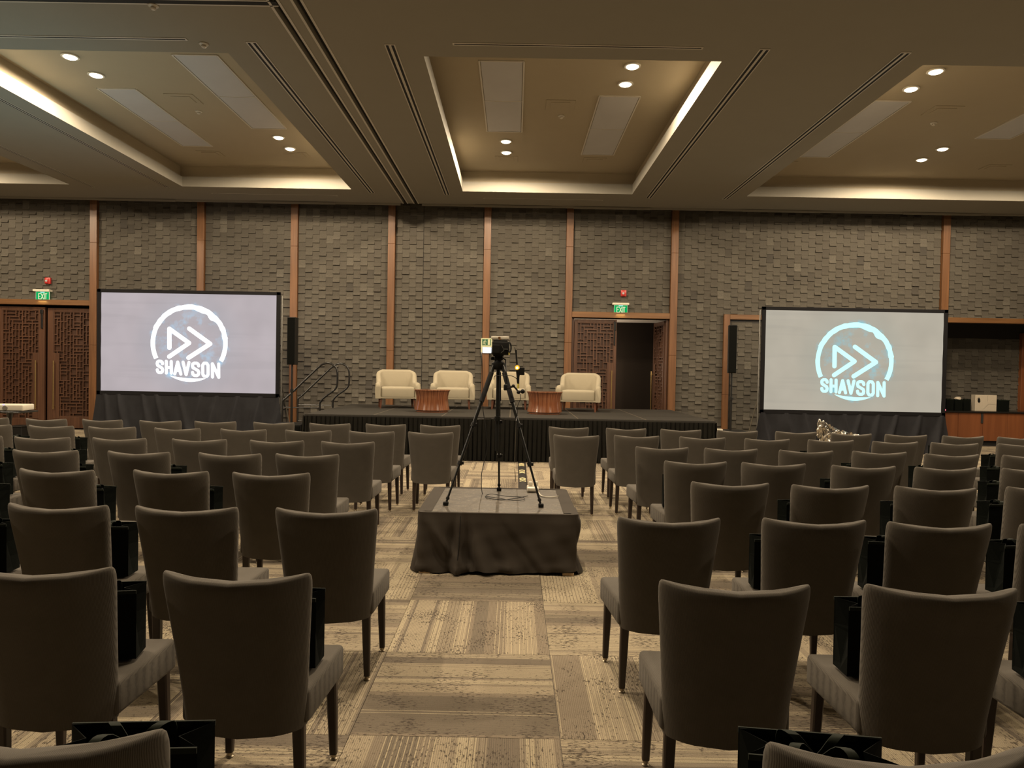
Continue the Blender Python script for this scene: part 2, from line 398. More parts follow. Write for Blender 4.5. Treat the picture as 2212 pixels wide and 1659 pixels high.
for i, (_, cx, a, fl, wdt, xa) in enumerate(full):
    if i < 300:
        o = put('wall_tile', TILEM[fl], None, wall, (cx, WY, a)); o.scale[0] = wdt/TW
    else: tile_geo(V, FC, SD, xa, xa+wdt, a, a+TH, WY, (.35, .7, 1.05)[fl], random.random())
# recessed tiled panel inside the timber portal, and the alcove's own wall
bm = B()
def tiles_rect(x0, x1, z0, z1, y):
    n = round((x1-x0)/TW); wdt = (x1-x0)/n; ph = 0
    for c in range(n):
        ph = (ph+.5+random.choice((-.04, 0, .06))) % 1; zz = z0-TH*ph
        while zz < z1:
            a, b = max(zz, z0), min(zz+TH, z1)
            if b-a > .03: tile_geo(V, FC, SD, x0+c*wdt, x0+(c+1)*wdt, a, b, y, random.choice((.35, .7)), random.random())
            zz += TH
tiles_rect(5.1, 8.0, .0, 2.82, WY-.002); tiles_rect(8.0, AL0, 0, 2.99, WY)
o = put('wall_tile_field', mk('wall_tile_field', V, FC, SD, M['tile']), None, wall); o['kind'] = 'stuff'
V, FC, SD = [], [], []; ALY = 18.15; tiles_rect(AL0-.4, 12.9, 0.0, 2.6, ALY)
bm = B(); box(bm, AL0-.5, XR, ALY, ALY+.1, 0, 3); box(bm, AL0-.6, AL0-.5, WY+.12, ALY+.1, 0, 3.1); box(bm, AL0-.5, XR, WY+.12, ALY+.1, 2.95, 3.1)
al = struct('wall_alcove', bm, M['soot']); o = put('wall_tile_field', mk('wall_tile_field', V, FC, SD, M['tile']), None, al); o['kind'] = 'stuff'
# posts / lintels
tn = 0
def trim(x0, x1, y0, y1, z0, z1, m, splits=()):
    global tn; tn += 1
    bm = B(); zs = [z0]+[s for s in splits if z0 < s < z1]+[z1]
    for a, b in zip(zs, zs[1:]): box(bm, x0, x1, y0, y1, a+.0015, b-.0015, .004, 1)
    return struct('trim_%d' % tn, bm, m)
for i, x in enumerate(PX): trim(x-PW/2, x+PW/2, WY-.1, WY+.02, 0, 5.9, M['post'], (2.0+.13*(i % 3), 4.4+.1*(i % 2)))
trim(-12.38, DL0, WY-.1, WY+.05, 0, 5.9, M['post'])
trim(DL0, DL1, WY-.09, WY+.12, 2.925, 3.05, M['lintel'])
trim(DC0, DC1, WY-.09, WY+.12, 2.855, 2.99, M['lintel'])
trim(4.905, 5.045, WY-.09, WY+.05, 0, 2.99, M['post'], (1.1,)); trim(5.045, 8.0, WY-.09, WY+.05, 2.87, 2.99, M['lintel']); trim(7.88, 8.0, WY-.09, WY+.05, 0, 2.87, M['post'])
trim(PX[7]+.083, 13.1, WY-.09, WY+.1, 2.89, 3.01, M['lintel'])
trim(12.76, 13.1, ALY-.12, ALY, 0, 2.75, M['cab'])
# corridor behind the centre doors
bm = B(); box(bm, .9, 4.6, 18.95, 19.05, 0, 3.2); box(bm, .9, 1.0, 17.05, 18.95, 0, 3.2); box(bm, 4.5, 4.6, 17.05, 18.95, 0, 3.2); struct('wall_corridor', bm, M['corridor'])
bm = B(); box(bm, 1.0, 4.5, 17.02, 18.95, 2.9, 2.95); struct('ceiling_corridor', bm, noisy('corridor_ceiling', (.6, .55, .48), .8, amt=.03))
cl = bpy.data.lights.new('corridor_lamp', 'POINT'); cl.energy = 70; cl.color = (1, .8, .6); cl.shadow_soft_size = .1; o = bpy.data.objects.new('corridor_lamp', cl); o.location = (1.8, 18.3, 1.7); LINK(o)  # unseen point light added behind the closed leaf to brighten the corridor ceiling
# other walls (never in frame, they close the room)
bm = B(); box(bm, XL-.1, XL, YB, 19.2, 0, 6); struct('wall_left', bm, M['plain'])
bm = B(); box(bm, XR, XR+.1, YB, 19.2, 0, 6); struct('wall_right', bm, M['plain'])
bm = B(); box(bm, XL-.1, XR+.1, YB-.1, YB, 0, 6); struct('wall_front', bm, M['plain'])

# --- ceiling: slab with coffer openings, raised coffer boxes above
cof = [(-13.24+.02, -9.61), (-7.19, -3.56), (-1.17, 2.46), (4.91, 12.2)]; rows = [(8.80, 15.4), (-.6, 6.0)]
xs = sorted({XL-.1, XR+.1, *[k for c in cof for k in c]}); ys = sorted({YB-.1, 16.62, *[k for c in rows for k in c]})
xs = [x for x in xs if x >= XL-.1]; bm = B()
for xa, xb in zip(xs, xs[1:]):
    for ya, yb in zip(ys, ys[1:]):
        mx, my = (xa+xb)/2, (ya+yb)/2
        if any(a < mx < b for a, b in cof) and any(a < my < b for a, b in rows): continue
        # leave out the narrow double track groove on the left of centre
        if -3.56 < mx < -1.17:
            for p, q in ((xa, -2.62), (-2.545, -2.37), (-2.295, xb)): box(bm, p, q, ya, yb, CZ, CZ+.21)
        else: box(bm, xa, xb, ya, yb, CZ, CZ+.21)
bmesh.ops.remove_doubles(bm, verts=bm.verts, dist=.0001)
ceil = struct('ceiling', bm, M['paint'])
bm = B(); box(bm, XL-.1, XR+.1, YB-.1, 19.2, UZ+.05, UZ+.12); box(bm, -2.7, -2.2, YB-.1, 16.7, CZ+.07, CZ+.09); o = put('ceiling_deck', bm, M['slot'], ceil)
bm = B(); box(bm, XL-.1, -2.7, 16.6, 16.64, CZ-.045, CZ+.24); box(bm, -2.2, XR+.1, 16.6, 16.64, CZ-.045, CZ+.24)
for x in (-9.7, -6.0, -1.0, 1.3, 5.2, 8.9): box(bm, x, x+1.8, 16.585, 16.605, CZ-.06, CZ-.012)
tn += 1; struct('trim_%d' % tn, bm, M['paint'])
def cover(a, b, ya, yb):
    bm = B(); e = .1
    box(bm, a-e, b+e, ya-e, yb+e, UZ, UZ+.04)
    box(bm, a-e, a-e+.02, ya-e, yb+e, CZ+.2, UZ); box(bm, b+e-.02, b+e, ya-e, yb+e, CZ+.2, UZ)
    box(bm, a-e, b+e, ya-e, ya-e+.02, CZ+.2, UZ); box(bm, a-e, b+e, yb+e-.02, yb+e, CZ+.2, UZ)
    return put('coffer', bm, M['paint2'], ceil)
for a, b in cof:
    for ya, yb in rows: cover(a, b, ya, yb)
# light aluminium edges of the partition track
bm = B()
for x in (-2.648, -2.545, -2.398, -2.295): box(bm, x, x+.028, 7.0 if x < -2.5 else YB, 16.62, CZ-.006, CZ+.002)
box(bm, -7.4, -2.62, 7.52, 7.54, CZ-.006, CZ+.002); box(bm, -7.4, -2.56, 7.62, 7.64, CZ-.006, CZ+.002)
put('track_edge', bm, M['trimw'], ceil)
bm = B(); box(bm, -7.4, -2.56, 7.54, 7.62, CZ-.004, CZ+.003); put('track_slot', bm, M['slot'], ceil)
# linear slot diffusers
def diffuser(label, x0, x1, y0, y1):
    t = thing('linear_diffuser', label, 'ceiling vent', ((x0+x1)/2, (y0+y1)/2, CZ)); hx, hy = (x1-x0)/2, (y1-y0)/2
    bm = B(); box(bm, -hx, hx, -hy, hy, -.007, .001, .002, 1); put('frame', bm, M['trimw'], t)
    for s in ((-.25, .25) if min(hx, hy) > .04 else (0,)):
        bm = B()
        if hx < hy: box(bm, (s-.12)*hx*2, (s+.12)*hx*2, -hy+.02, hy-.02, -.0085, -.006)
        else: box(bm, -hx+.02, hx-.02, (s-.15)*hy*2, (s+.15)*hy*2, -.0085, -.006)
        put('slot', bm, M['slot'], t)
diffuser('long slot diffuser running towards the stage, left edge of the central coffer', -1.6, -1.47, 8.48, 15.72)
diffuser('long slot diffuser running towards the stage, right edge of the central coffer', 2.8, 2.93, 8.44, 15.7)
diffuser('long slot diffuser left of the far right coffer, beside its edge', 4.46, 4.59, 8.46, 15.68)
diffuser('long slot diffuser between left coffer and the black partition track', -3.23, -3.1, 8.48, 15.67)
diffuser('long slot diffuser left of the left coffer', -7.59, -7.5, 8.48, 15.5)
diffuser('slot diffuser at the far left beside the corner coffer', -9.24, -9.16, 8.48, 15.58)
diffuser('short crosswise slot diffuser before the near edge of the central coffer', -.79, 2.14, 8.41, 8.475)
diffuser('crosswise slot diffuser before the near edge of the left coffer', -6.9, -3.9, 8.41, 8.475)
diffuser('crosswise slot diffuser before the near edge of the right coffer', 5.9, 9.2, 8.41, 8.475)
diffuser('thin crosswise slot between central coffer and tiled wall', -.75, 1.9, 15.95, 16.0)
diffuser('thin crosswise slot between left coffer and tiled wall', -6.8, -4.0, 15.95, 16.0)
# downlights
def downlight(x, y, label, grp=None):
    t = thing('downlight', label, 'ceiling light', (x, y, UZ), 0, grp)
    bm = B(); lathe(bm, [(.085, 0), (.115, 0), (.118, -.012), (.112, -.02), (.09, -.02), (.085, -.006)], 28); put('trim_ring', bm, M['trimw'], t, smooth=True)
    bm = B(); lathe(bm, [(0, -.045), (.045, -.042), (.075, -.03), (.088, -.01), (0, -.008)], 24); put('lamp_glass', bm, M['lamp'], t, smooth=True)
    l = bpy.data.lights.new('spot', 'SPOT'); l.energy = LAMP_W*PI; l.color = LAMP_C; l.spot_size = R_(178); l.spot_blend = .22; l.shadow_soft_size = .05
    o = bpy.data.objects.new('spot', l); o.location = (0, 0, -.075); o.parent = t; LINK(o)
cn = {-1.17: ('central', .94, 2.735), -7.19: ('left', 2.73, .935), 4.91: ('right', 2.965, .86), -13.22: ('far left', .94, 2.73)}
for a, b in cof:
    nm, fx, nx = cn[round(a, 2)]
    for k, y in enumerate((10.02, 10.64, 13.38, 14.06)):
        x = a + (nx if k < 2 else fx)
        downlight(x, y, '%s recessed downlight of the %s pair in the %s ceiling coffer' % (('nearer', 'farther')[k % 2], 'near' if k < 2 else 'far', nm))
    for k, y in enumerate((4.0, 4.65)):
        downlight(a + fx, y, '%s recessed downlight of the pair in the %s coffer over the audience' % (('rear', 'front')[k % 2], nm))
    if b-a > 5:
        for k, y in enumerate((10.02, 13.38)): downlight(a+5.6, y, '%s single downlight at the right end of the right coffer' % ('near', 'far')[k])
# access panels (pairs of pale sheets), hatches, detectors
def apanel(x0, x1, y0, y1, label):
    t = thing('access_panel', label, 'ceiling panel', ((x0+x1)/2, (y0+y1)/2, UZ)); hx, hy = (x1-x0)/2, (y1-y0)/2
    for s in (-1, 1):
        bm = B(); n = 8
        gr = [[bm.verts.new((-hx+.02+(2*hx-.04)*i/n, s*hy/2-(hy/2-.015)+(hy-.03)*j/n, -.012-.012*math.sin(PI*i/n)*math.sin(PI*j/n+.4*s))) for i in range(n+1)] for j in range(n+1)]
        for j in range(n):
            for i in range(n): bm.faces.new((gr[j][i], gr[j][i+1], gr[j+1][i+1], gr[j+1][i]))
        put('sheet', bm, M['panelw'], t, smooth=True)
    bm = B()
    for x in (-hx, hx): box(bm, x-.012, x+.012, -hy, hy, -.016, 0)
    for y in (-hy, 0, hy): box(bm, -hx, hx, y-.012, y+.012, -.0155, 0)
    put('frame', bm, M['trimw'], t)
apanel(-.56, .06, 9.93, 12.85, 'pale double access panel on the left of the central coffer')
apanel(1.24, 1.87, 11.12, 14.12, 'pale double access panel on the right of the central coffer')
apanel(-4.78, -4.16, 9.9, 12.9, 'bright bluish double access panel on the right of the left coffer')
apanel(-6.54, -5.95, 11.16, 14.0, 'dim double access panel on the left of the left coffer')
apanel(5.48, 6.04, 11.12, 14.02, 'pale double access panel along left side of the right coffer')
apanel(8.08, 8.7, 9.9, 12.77, 'grey double access panel farther right in the right coffer')
def hatch(cx, cy, wx, wy, label):
    t = thing('ceiling_hatch', label, 'hatch', (cx, cy, UZ)); a, b = wx/2, wy/2
    bm = B(); box(bm, -a, a, -b, b, -.01, 0, .003, 1); put('frame', bm, M['paint2'], t)
    bm = B(); box(bm, -a*.66, a*.66, -b*.62, b*.62, -.018, -.0105, .002, 1); put('lid', bm, M['paint2'], t)
for x, y, l in ((.66, 11.53, 'square hatch in the middle of the central coffer'), (-.23, 14.5, 'left small hatch at far edge of the central coffer'), (1.54, 14.5, 'right small hatch at far edge of the central coffer'),
                (-5.38, 11.55, 'square hatch in the middle of the left coffer'), (-6.2, 14.5, 'left small hatch at far edge of the left coffer'), (-4.45, 14.5, 'right small hatch at far edge of left coffer'),
                (6.75, 11.5, 'square hatch in the middle of the right coffer'), (5.35, 14.5, 'left small hatch at far edge of the right coffer'), (9.6, 14.5, 'hatch at far edge of right coffer near frame edge')):
    hatch(x, y, .46, .42 if y < 12 else .34, l)
for p, z, l in (((.71, 12.02), UZ, 'white smoke detector under the central coffer'), ((-5.38, 12.1), UZ, 'white smoke detector under the left coffer'), ((6.93, 12.05), UZ, 'white smoke detector under right coffer'), ((-3.75, 8.55), CZ, 'small round detector on ceiling corner near the left coffer'), ((-3.9, 7.66), CZ, 'dark round sensor by the track at top left')):
    t = thing('smoke_detector', l, 'detector', (*p, z))
    bm = B(); lathe(bm, [(0, 0), (.055, 0), (.055, -.012), (.042, -.022), (0, -.022)], 20); put('base', bm, M['trimw'], t, smooth=True)
    bm = B(); lathe(bm, [(0, -.022), (.026, -.022), (.03, -.04), (.018, -.052), (0, -.052)], 16); put('head', bm, M['trimw'], t, smooth=True)
#PART2
# ================================================================== DOORS
def lattice_bm(nx, nz, c, t, dep, seed, cut=None):
    rnd = random.Random(seed); G = [[-1]*nx for _ in range(nz)]; k = 0
    for j in range(nz):
        for i in range(nx):
            if G[j][i] >= 0: continue
            for (a, b) in rnd.sample([(2, 1), (1, 2), (2, 2), (1, 1), (3, 1), (1, 3), (2, 1), (1, 2)], 8):
                if i+a <= nx and j+b <= nz and all(G[j+q][i+p] < 0 for p in range(a) for q in range(b)):
                    for p in range(a):
                        for q in range(b): G[j+q][i+p] = k
                    k += 1; break
            else: G[j][i] = k; k += 1
    bm = B()
    for j in range(nz+1):                       # horizontal runs
        i = 0
        while i < nx:
            if j in (0, nz) or G[j][i] != G[j-1][i]:
                s = i
                while i < nx and (j in (0, nz) or G[j][i] != G[j-1][i]): i += 1
                box(bm, s*c-t/2, i*c+t/2, -dep, 0, j*c-t/2, j*c+t/2)
            else: i += 1
    for i in range(nx+1):
        j = 0
        while j < nz:
            if i in (0, nx) or G[j][i] != G[j][i-1]:
                s = j
                while j < nz and (i in (0, nx) or G[j][i] != G[j][i-1]): j += 1
                box(bm, i*c-t/2, i*c+t/2, -dep+.002, 0, s*c, j*c)
            else: j += 1
    return bm
dn = 0
def leaf(w, h, hand, mirror=False):
    """door leaf in local coords: x 0..w, z 0..h, face at y=0 looking to -y; hand = 'l'/'r' side of handle"""
    global dn; dn += 1
    bm = B(); box(bm, 0, w, .034, .06, 0, h); root = struct('door_%d' % dn, bm, M['doorb'])
    c = .0775; nx = 11; lw = nx*c; x0 = .075 if hand == 'r' else w-.075-lw; zt = h-.085; nz = int((zt-.2)/c); z0 = zt-nz*c
    for a, b, p, q in ((0, x0-.006, 0, h), (x0+lw+.006, w, 0, h)):
        bm = B(); box(bm, a, b, -.018, .04, p, q, .003, 1); put('stile', bm, M['door'], root)
    for p, q in ((0, z0-.006), (zt+.006, h)):
        bm = B(); box(bm, x0-.006, x0+lw+.006, -.017, .04, p, q, .003, 1); put('rail', bm, M['door'], root)
    o = put('lattice', lattice_bm(nx, nz, c, .021, .040, 5 if hand == 'r' else 9), M['door'], root, (x0, .033, z0)); o['kind'] = 'stuff'
    hx = x0+lw-.06 if hand == 'r' else x0+.06
    bm = B(); box(bm, hx-.075, hx+.075, -.024, 0, .22, 1.78 if h < 2.9 else 1.75, .004, 1); put('back_board', bm, M['door'], root)
    hd = B(); px_ = hx + (.03 if hand == 'r' else -.03)
    tube(hd, [(px_, -.075, .45), (px_, -.075, 1.6)], .013, 10); o = put('handle', hd, M['brass'], root, smooth=True)
    bm = B()
    for z in (.52, 1.53): tube(bm, [(px_, -.078, z), (px_, 0, z)], .008, 8)
    put('handle_mount', bm, M['brass'], o, smooth=True)
    return root
lw_ = 1.075
d = leaf(lw_, 2.86, 'r'); d.location = (DL0+.01, WY+.03, .02)
bm = B(); box(bm, 1.0, 1.04, -.05, -.02, 2.35, 2.8, .006, 1); box(bm, .985, 1.05, -.06, -.02, 2.7, 2.79, .006, 1); put('door_closer', bm, M['bmetal'], d)
d = leaf(lw_, 2.84, 'l'); d.location = (DL0+1.135, WY+.06, .02)
# centre pair
d = leaf(1.0, 2.80, 'r'); d.location = (DC0+.07, WY+.03, .02)
bm = B(); box(bm, .93, .965, -.045, -.02, 2.2, 2.76, .006, 1); box(bm, .925, .985, -.055, -.02, 2.55, 2.75, .006, 1); put('door_closer', bm, M['bmetal'], d)
d = leaf(1.0, 2.80, 'l'); d.location = (3.50, WY+1.09, .02); d.rotation_euler[2] = R_(-86.9); d.scale[0] = 1.0
# the leaf swings into the corridor: free end away from the room, carved face to the opening
trim(DC0, DC0+.06, WY-.02, WY+.1, 0, 2.855, M['doorb']); trim(DC1-.05, DC1, WY+.0, WY+.12, 0, 2.855, M['door'])
trim(3.565, 3.6, WY-.02, WY+.1, 0, 2.855, M['door'])
trim(DC0, DC1, WY+.01, WY+.11, 2.835, 2.855, M['bmetal'])

# ================================================================== SIGNS AND ALARMS
GLY = {'E': [[(1, 0), (0, 0), (0, 1), (1, 1)], [(0, .5), (.8, .5)]], 'X': [[(0, 0), (1, 1)], [(0, 1), (1, 0)]], 'I': [[(.5, 0), (.5, 1)]], 'T': [[(.5, 0), (.5, 1)], [(0, 1), (1, 1)]],
       'H': [[(0, 0), (0, 1)], [(1, 0), (1, 1)], [(0, .48), (1, .48)]], 'A': [[(0, 0), (.5, 1), (1, 0)], [(.22, .3), (.78, .3)]], 'V': [[(0, 1), (.5, 0), (1, 1)]], 'N': [[(0, 0), (0, 1), (1, 0), (1, 1)]],
       'O': [[(.25, 0), (.75, 0), (1, .15), (1, .85), (.75, 1), (.25, 1), (0, .85), (0, .15), (.25, 0)]],
       'S': [[(1, .78), (.93, .92), (.7, 1), (.3, 1), (.05, .92), (0, .76), (.08, .62), (.9, .4), (1, .25), (.93, .08), (.7, 0), (.3, 0), (.07, .08), (0, .24)]]}
def glyphs(bm, text, fn, w, y0, y1):            # fn(k, a, b) -> (x, z) for letter k, unit coords a, b
    for k, ch in enumerate(text):
        for ln in GLY[ch]: stroke(bm, [fn(k, a, b) for a, b in ln], w, y0, y1)
def exit_sign(x, z, label):
    t = thing('exit_sign', label, 'exit sign', (x, WY-.06, z))
    bm = B(); box(bm, -.2, .19, -.08, .06, .0, .05, .01, 2); put('housing', bm, M['white'], t)
    bm = B(); box(bm, -.155, .155, -.025, -.01, -.205, .002, .002, 1); p = put('sign_panel', bm, M['green'], t)
    bm = B()
    for a, b, c_, d_ in ((-.158, .158, -.004, .004), (-.158, .158, -.209, -.203), (-.158, -.154, -.209, 0), (.154, .158, -.209, 0)): box(bm, a, b, -.027, -.008, c_, d_)
    put('edge', bm, M['exitl'], p)
    bm = B(); X0 = (-.092, -.03, .04, .058)
    W = (.045, .055, .02, .045); glyphs(bm, 'EXIT', lambda k, a, b: (X0[k]+a*W[k], -.172+b*.125), .016, -.029, -.026)
    o = put('lettering', bm, M['exitl'], p); o['label'] = 'pale yellow lettering reading EXIT'
    bm = B(); box(bm, -.05, .05, -.0275, -.0255, -.03, -.004); put('lamp_glow', bm, M['greenhot'], p)
    l = bpy.data.lights.new('glow', 'AREA'); l.energy = 1.0; l.size = .2; l.color = (.9, .75, .3); o = bpy.data.objects.new('glow', l); o.location = (0, -.03, -.215); o.parent = t; LINK(o)
p = ony(97, 629, WY); exit_sign(p.x, p.z-.02, 'lit green EXIT sign above the closed left double doors')
p = ony(1340, 657, WY); exit_sign(p.x, p.z-.03, 'lit green EXIT sign above the half open centre doors')
def strobe(u, v, label):
    p = ony(u, v, WY-.05); t = thing('fire_alarm_strobe', label, 'fire alarm', p)
    bm = B(); box(bm, -.065, .065, -.02, .03, -.075, .075, .008, 2); put('body', bm, M['red'], t, smooth=True)
    bm = B(); box(bm, -.05, .02, -.045, -.02, -.06, .055, .008, 2); put('horn_grille', bm, M['red'], t, smooth=True)
    bm = B(); lathe(bm, [(0, -.02), (.018, -.015), (.024, 0), (0, .001)], 14); bmesh.ops.rotate(bm, verts=bm.verts, matrix=Matrix.Rotation(-PI/2, 3, 'X')); bmesh.ops.translate(bm, verts=bm.verts, vec=(-.012, -.044, -.005)); put('lens', bm, M['lens'], t, smooth=True)
strobe(103.5, 606.5, 'red fire alarm strobe above the left EXIT sign'); strobe(1347, 633.5, 'red fire alarm strobe above the centre EXIT sign')
# running man sign on the post behind the tripod
p = ony(1051, 746, WY-.13); t = thing('escape_route_sign', 'cream and green running man sign behind the camera on its tripod', 'sign', p)
bm = B(); box(bm, -.13, .13, -.01, .03, -.17, .165, .003, 1); put('board', bm, M['mint'], t)
bm = B(); box(bm, -.105, .105, -.0125, -.0095, -.0, .145); q = put('green_field', bm, M['dgreen'], t)
bm = B(); s = .001
lathe(bm, [(0, 0), (.012, 0), (.012, .002), (0, .002)], 12); bmesh.ops.rotate(bm, verts=bm.verts, matrix=Matrix.Rotation(PI/2, 3, 'X')); bmesh.ops.translate(bm, verts=bm.verts, vec=(-.035, -.0135, .118))
for ln in ([(-.04, .1), (-.05, .06)], [(-.05, .06), (-.03, .035), (-.035, .012)], [(-.05, .06), (-.065, .035), (-.09, .028)], [(-.042, .096), (-.02, .075), (-.004, .082)], [(-.042, .096), (-.068, .085), (-.078, .062)]): stroke(bm, ln, .013, -.0145, -.0125)
prism(bm, [(.03, .01), (.03, .135), (.06, .145), (.085, .13), (.085, .015)], -.0143, -.0125)
put('running_man', bm, M['mint'], q)

# ================================================================== PROJECTION SCREENS
def projection_screen(cx, y, zb, bg, glow, logo, bright, label, lx, name):
    W_, H_ = 3.68, 2.06
    t = thing('projection_screen', label, 'projection screen', (cx, y, 0))
    bm = B(); n = 30; gr = []
    for j in range(n+1):
        gr.append([bm.verts.new((-W_/2+W_*i/n, .004*math.sin(j*.9), zb+H_*j/n)) for i in range(n+1)])
    for j in range(n):
        for i in range(n): bm.faces.new((gr[j][i], gr[j][i+1], gr[j+1][i+1], gr[j+1][i]))
    lz = zb+H_/2 + .0
    sf = put('screen_surface', bm, screen_mat('projected_'+name, bg, glow, bright, lx, lz+.0), t)
    for a, b, c_, d_ in ((-W_/2-.08, W_/2+.08, zb+H_-.0, zb+H_+.07), (-W_/2-.08, W_/2+.08, zb-.08, zb+.0), (-W_/2-.08, -W_/2+.0, zb-.08, zb+H_+.07), (W_/2-.0, W_/2+.08, zb-.08, zb+H_+.07)):
        bm = B(); box(bm, a, b, -.02, .03, c_, d_, .006, 2); put('frame_border', bm, M['fborder'], t)
    # black drape below, hanging in soft swags
    bm = B(); nx, nz = 220, 12; gr = []; top = zb-.06; rn = random.Random(name)
    pk = [(-W_/2+W_*(k+rn.uniform(-.25, .25))/9, rn.uniform(.07, .14)) for k in range(10)]
    for j in range(nz+1):
        v = j/nz; row = []
        for i in range(nx+1):
            u = -W_/2-.08+(W_+.16)*i/nx; d = 0
            for px_, a in pk: d += a*math.exp(-((u-px_-.22*v*(1 if px_ < 0 else -1))/(.035+.06*v))**2)*(.25+.75*v)
            d += .015*math.sin(u*26+2*v)*v+.02*math.sin(u*9+4*v+1)*v + .03*max(0, math.sin(u*7-5*v))*v*(1-v)*2
            fl = .1*v*(abs(u)/(W_/2))**6*(1 if u > 0 else -1)
            row.append(bm.verts.new((u+fl, -.012-d, top-(top-.01)*v)))
        gr.append(row)
    for j in range(nz):
        for i in range(nx): bm.faces.new((gr[j][i], gr[j+1][i], gr[j+1][i+1], gr[j][i+1]))
    bmesh.ops.solidify(bm, geom=bm.faces[:], thickness=-.004)
    put('drape', bm, M['scloth'], t, smooth=60)
    for s in (-1, 1):
        bm = B(); x = s*(W_/2+.1); tube(bm, [(x, .05, 0.02), (x, .05, zb+H_)], .016, 8); tube(bm, [(x, .05, zb+.25), (x+s*.02, .75, .02)], .012, 8); tube(bm, [(x, -.1, .02), (x, .8, .02)], .016, 8)
        put('leg', bm, M['silver'], t, smooth=True)
    # projected logo, in crop pixels of the photograph turned upright
    K = .001229; th = R_(1.04)
    def P(u, v):
        a, b = u-845, v-798; return (a*math.cos(th)+b*math.sin(th))*K, zb+H_/2-(-a*math.sin(th)+b*math.cos(th))*K
    m = logo; rc = P(858, 803); rn = random.Random(3)
    bm = B(); A0, A1 = R_(-28.5), R_(180+25.5); n = 160; ja = [rn.uniform(-.003, .016) for _ in range(60)]; jb = [rn.uniform(-.002, .012) for _ in range(60)]
    def lerp_(L, t_): k_ = int(t_); f_ = t_-k_; return L[k_]*(1-f_)+L[k_+1]*f_
    R0 = 620*K; vs = []
    for i in range(n+1):
        a = A0+(A1-A0)*i/n; e = 1 if .15 < i/n < .8 else .2
        ro = R0+.045+e*lerp_(ja, i/n*45); ri = R0-.045-e*(lerp_(jb, i/n*40)+.03*math.exp(-((i/n-.42)/.035)**2)+.045*math.exp(-((i/n-.33)/.03)**2))
        vs.append([bm.verts.new((rc[0]+r*math.cos(a), yy, rc[1]+r*math.sin(a))) for r, yy in ((ro, -.012), (ri, -.012), (ri, -.007), (ro, -.007))])
    for a, b in zip(vs, vs[1:]):
        for k in range(4): bm.faces.new((a[k], a[(k+1) % 4], b[(k+1) % 4], b[k]))
    bm.faces.new(vs[0]); bm.faces.new(vs[-1][::-1]); put('logo_ring', bm, m, sf)
    bm = B(); lo = [P(520+620*k/20, 1352+48*k/20+ (38*math.sin(PI*k/20)*.6)) for k in range(21)]; hi = [P(1140-620*k/20, 1400-48*k/20+85*math.sin(PI*k/20)**.8) for k in range(21)]
    prism(bm, lo+hi[1:-1], -.0125, -.007); put('logo_swoosh', bm, m, sf)
    bm = B(); stroke(bm, [P(520, 880), P(522, 555), P(858, 798), P(515, 1030)], 72*K, -.012, -.007); stroke(bm, [P(862, 553), P(1217, 812), P(845, 1050)], 74*K, -.012, -.007); put('logo_arrows', bm, m, sf)
    bm = B(); L = [(310, 400, 1105, 1300), (465, 550, 1108, 1310), (608, 712, 1120, 1325), (752, 852, 1125, 1335), (912, 1018, 1138, 1350), (1087, 1178, 1140, 1365), (1253, 1360, 1152, 1378)]
    def fn(k, a, b):
        x0, x1, y0, y1 = L[k]; sl = .08; return P(x0+(x1-x0)*a, y1+(y0-y1)*b+sl*(x1-x0)*a*.6)
    glyphs(bm, 'SHAVSON', fn, 50*K, -.013, -.007); o = put('logo_lettering', bm, m, sf); o['label'] = 'white projected lettering reading SHAVSON'
    return t
lgW = emis('logo_white', (.93, .97, 1), 1.6); lgC = emis('logo_cyan', (.55, 1, .97), 1.25)
projection_screen(-6.84, 15.0, 1.005, (.49, .435, .455), (.45, .75, 1), lgW, 1.0, 'lilac lit projection screen with white logo, left of the stage', .016, 'left')
s2 = projection_screen(7.03, 14.85, .87, (.50, .455, .37), (.2, .72, .9), lgC, .93, 'warm grey projection screen with cyan logo, right of the stage', .016, 'right')
bm = B()
for k in range(3): tube(bm, smoothpts([(1.97+.03*k, .0, .95), (2.02, .15, .5), (2.0+.05*k, .1, .05)], 5), .006, 6)
put('cables', bm, M['cord'], bpy.data.objects['projection_screen'], smooth=True)

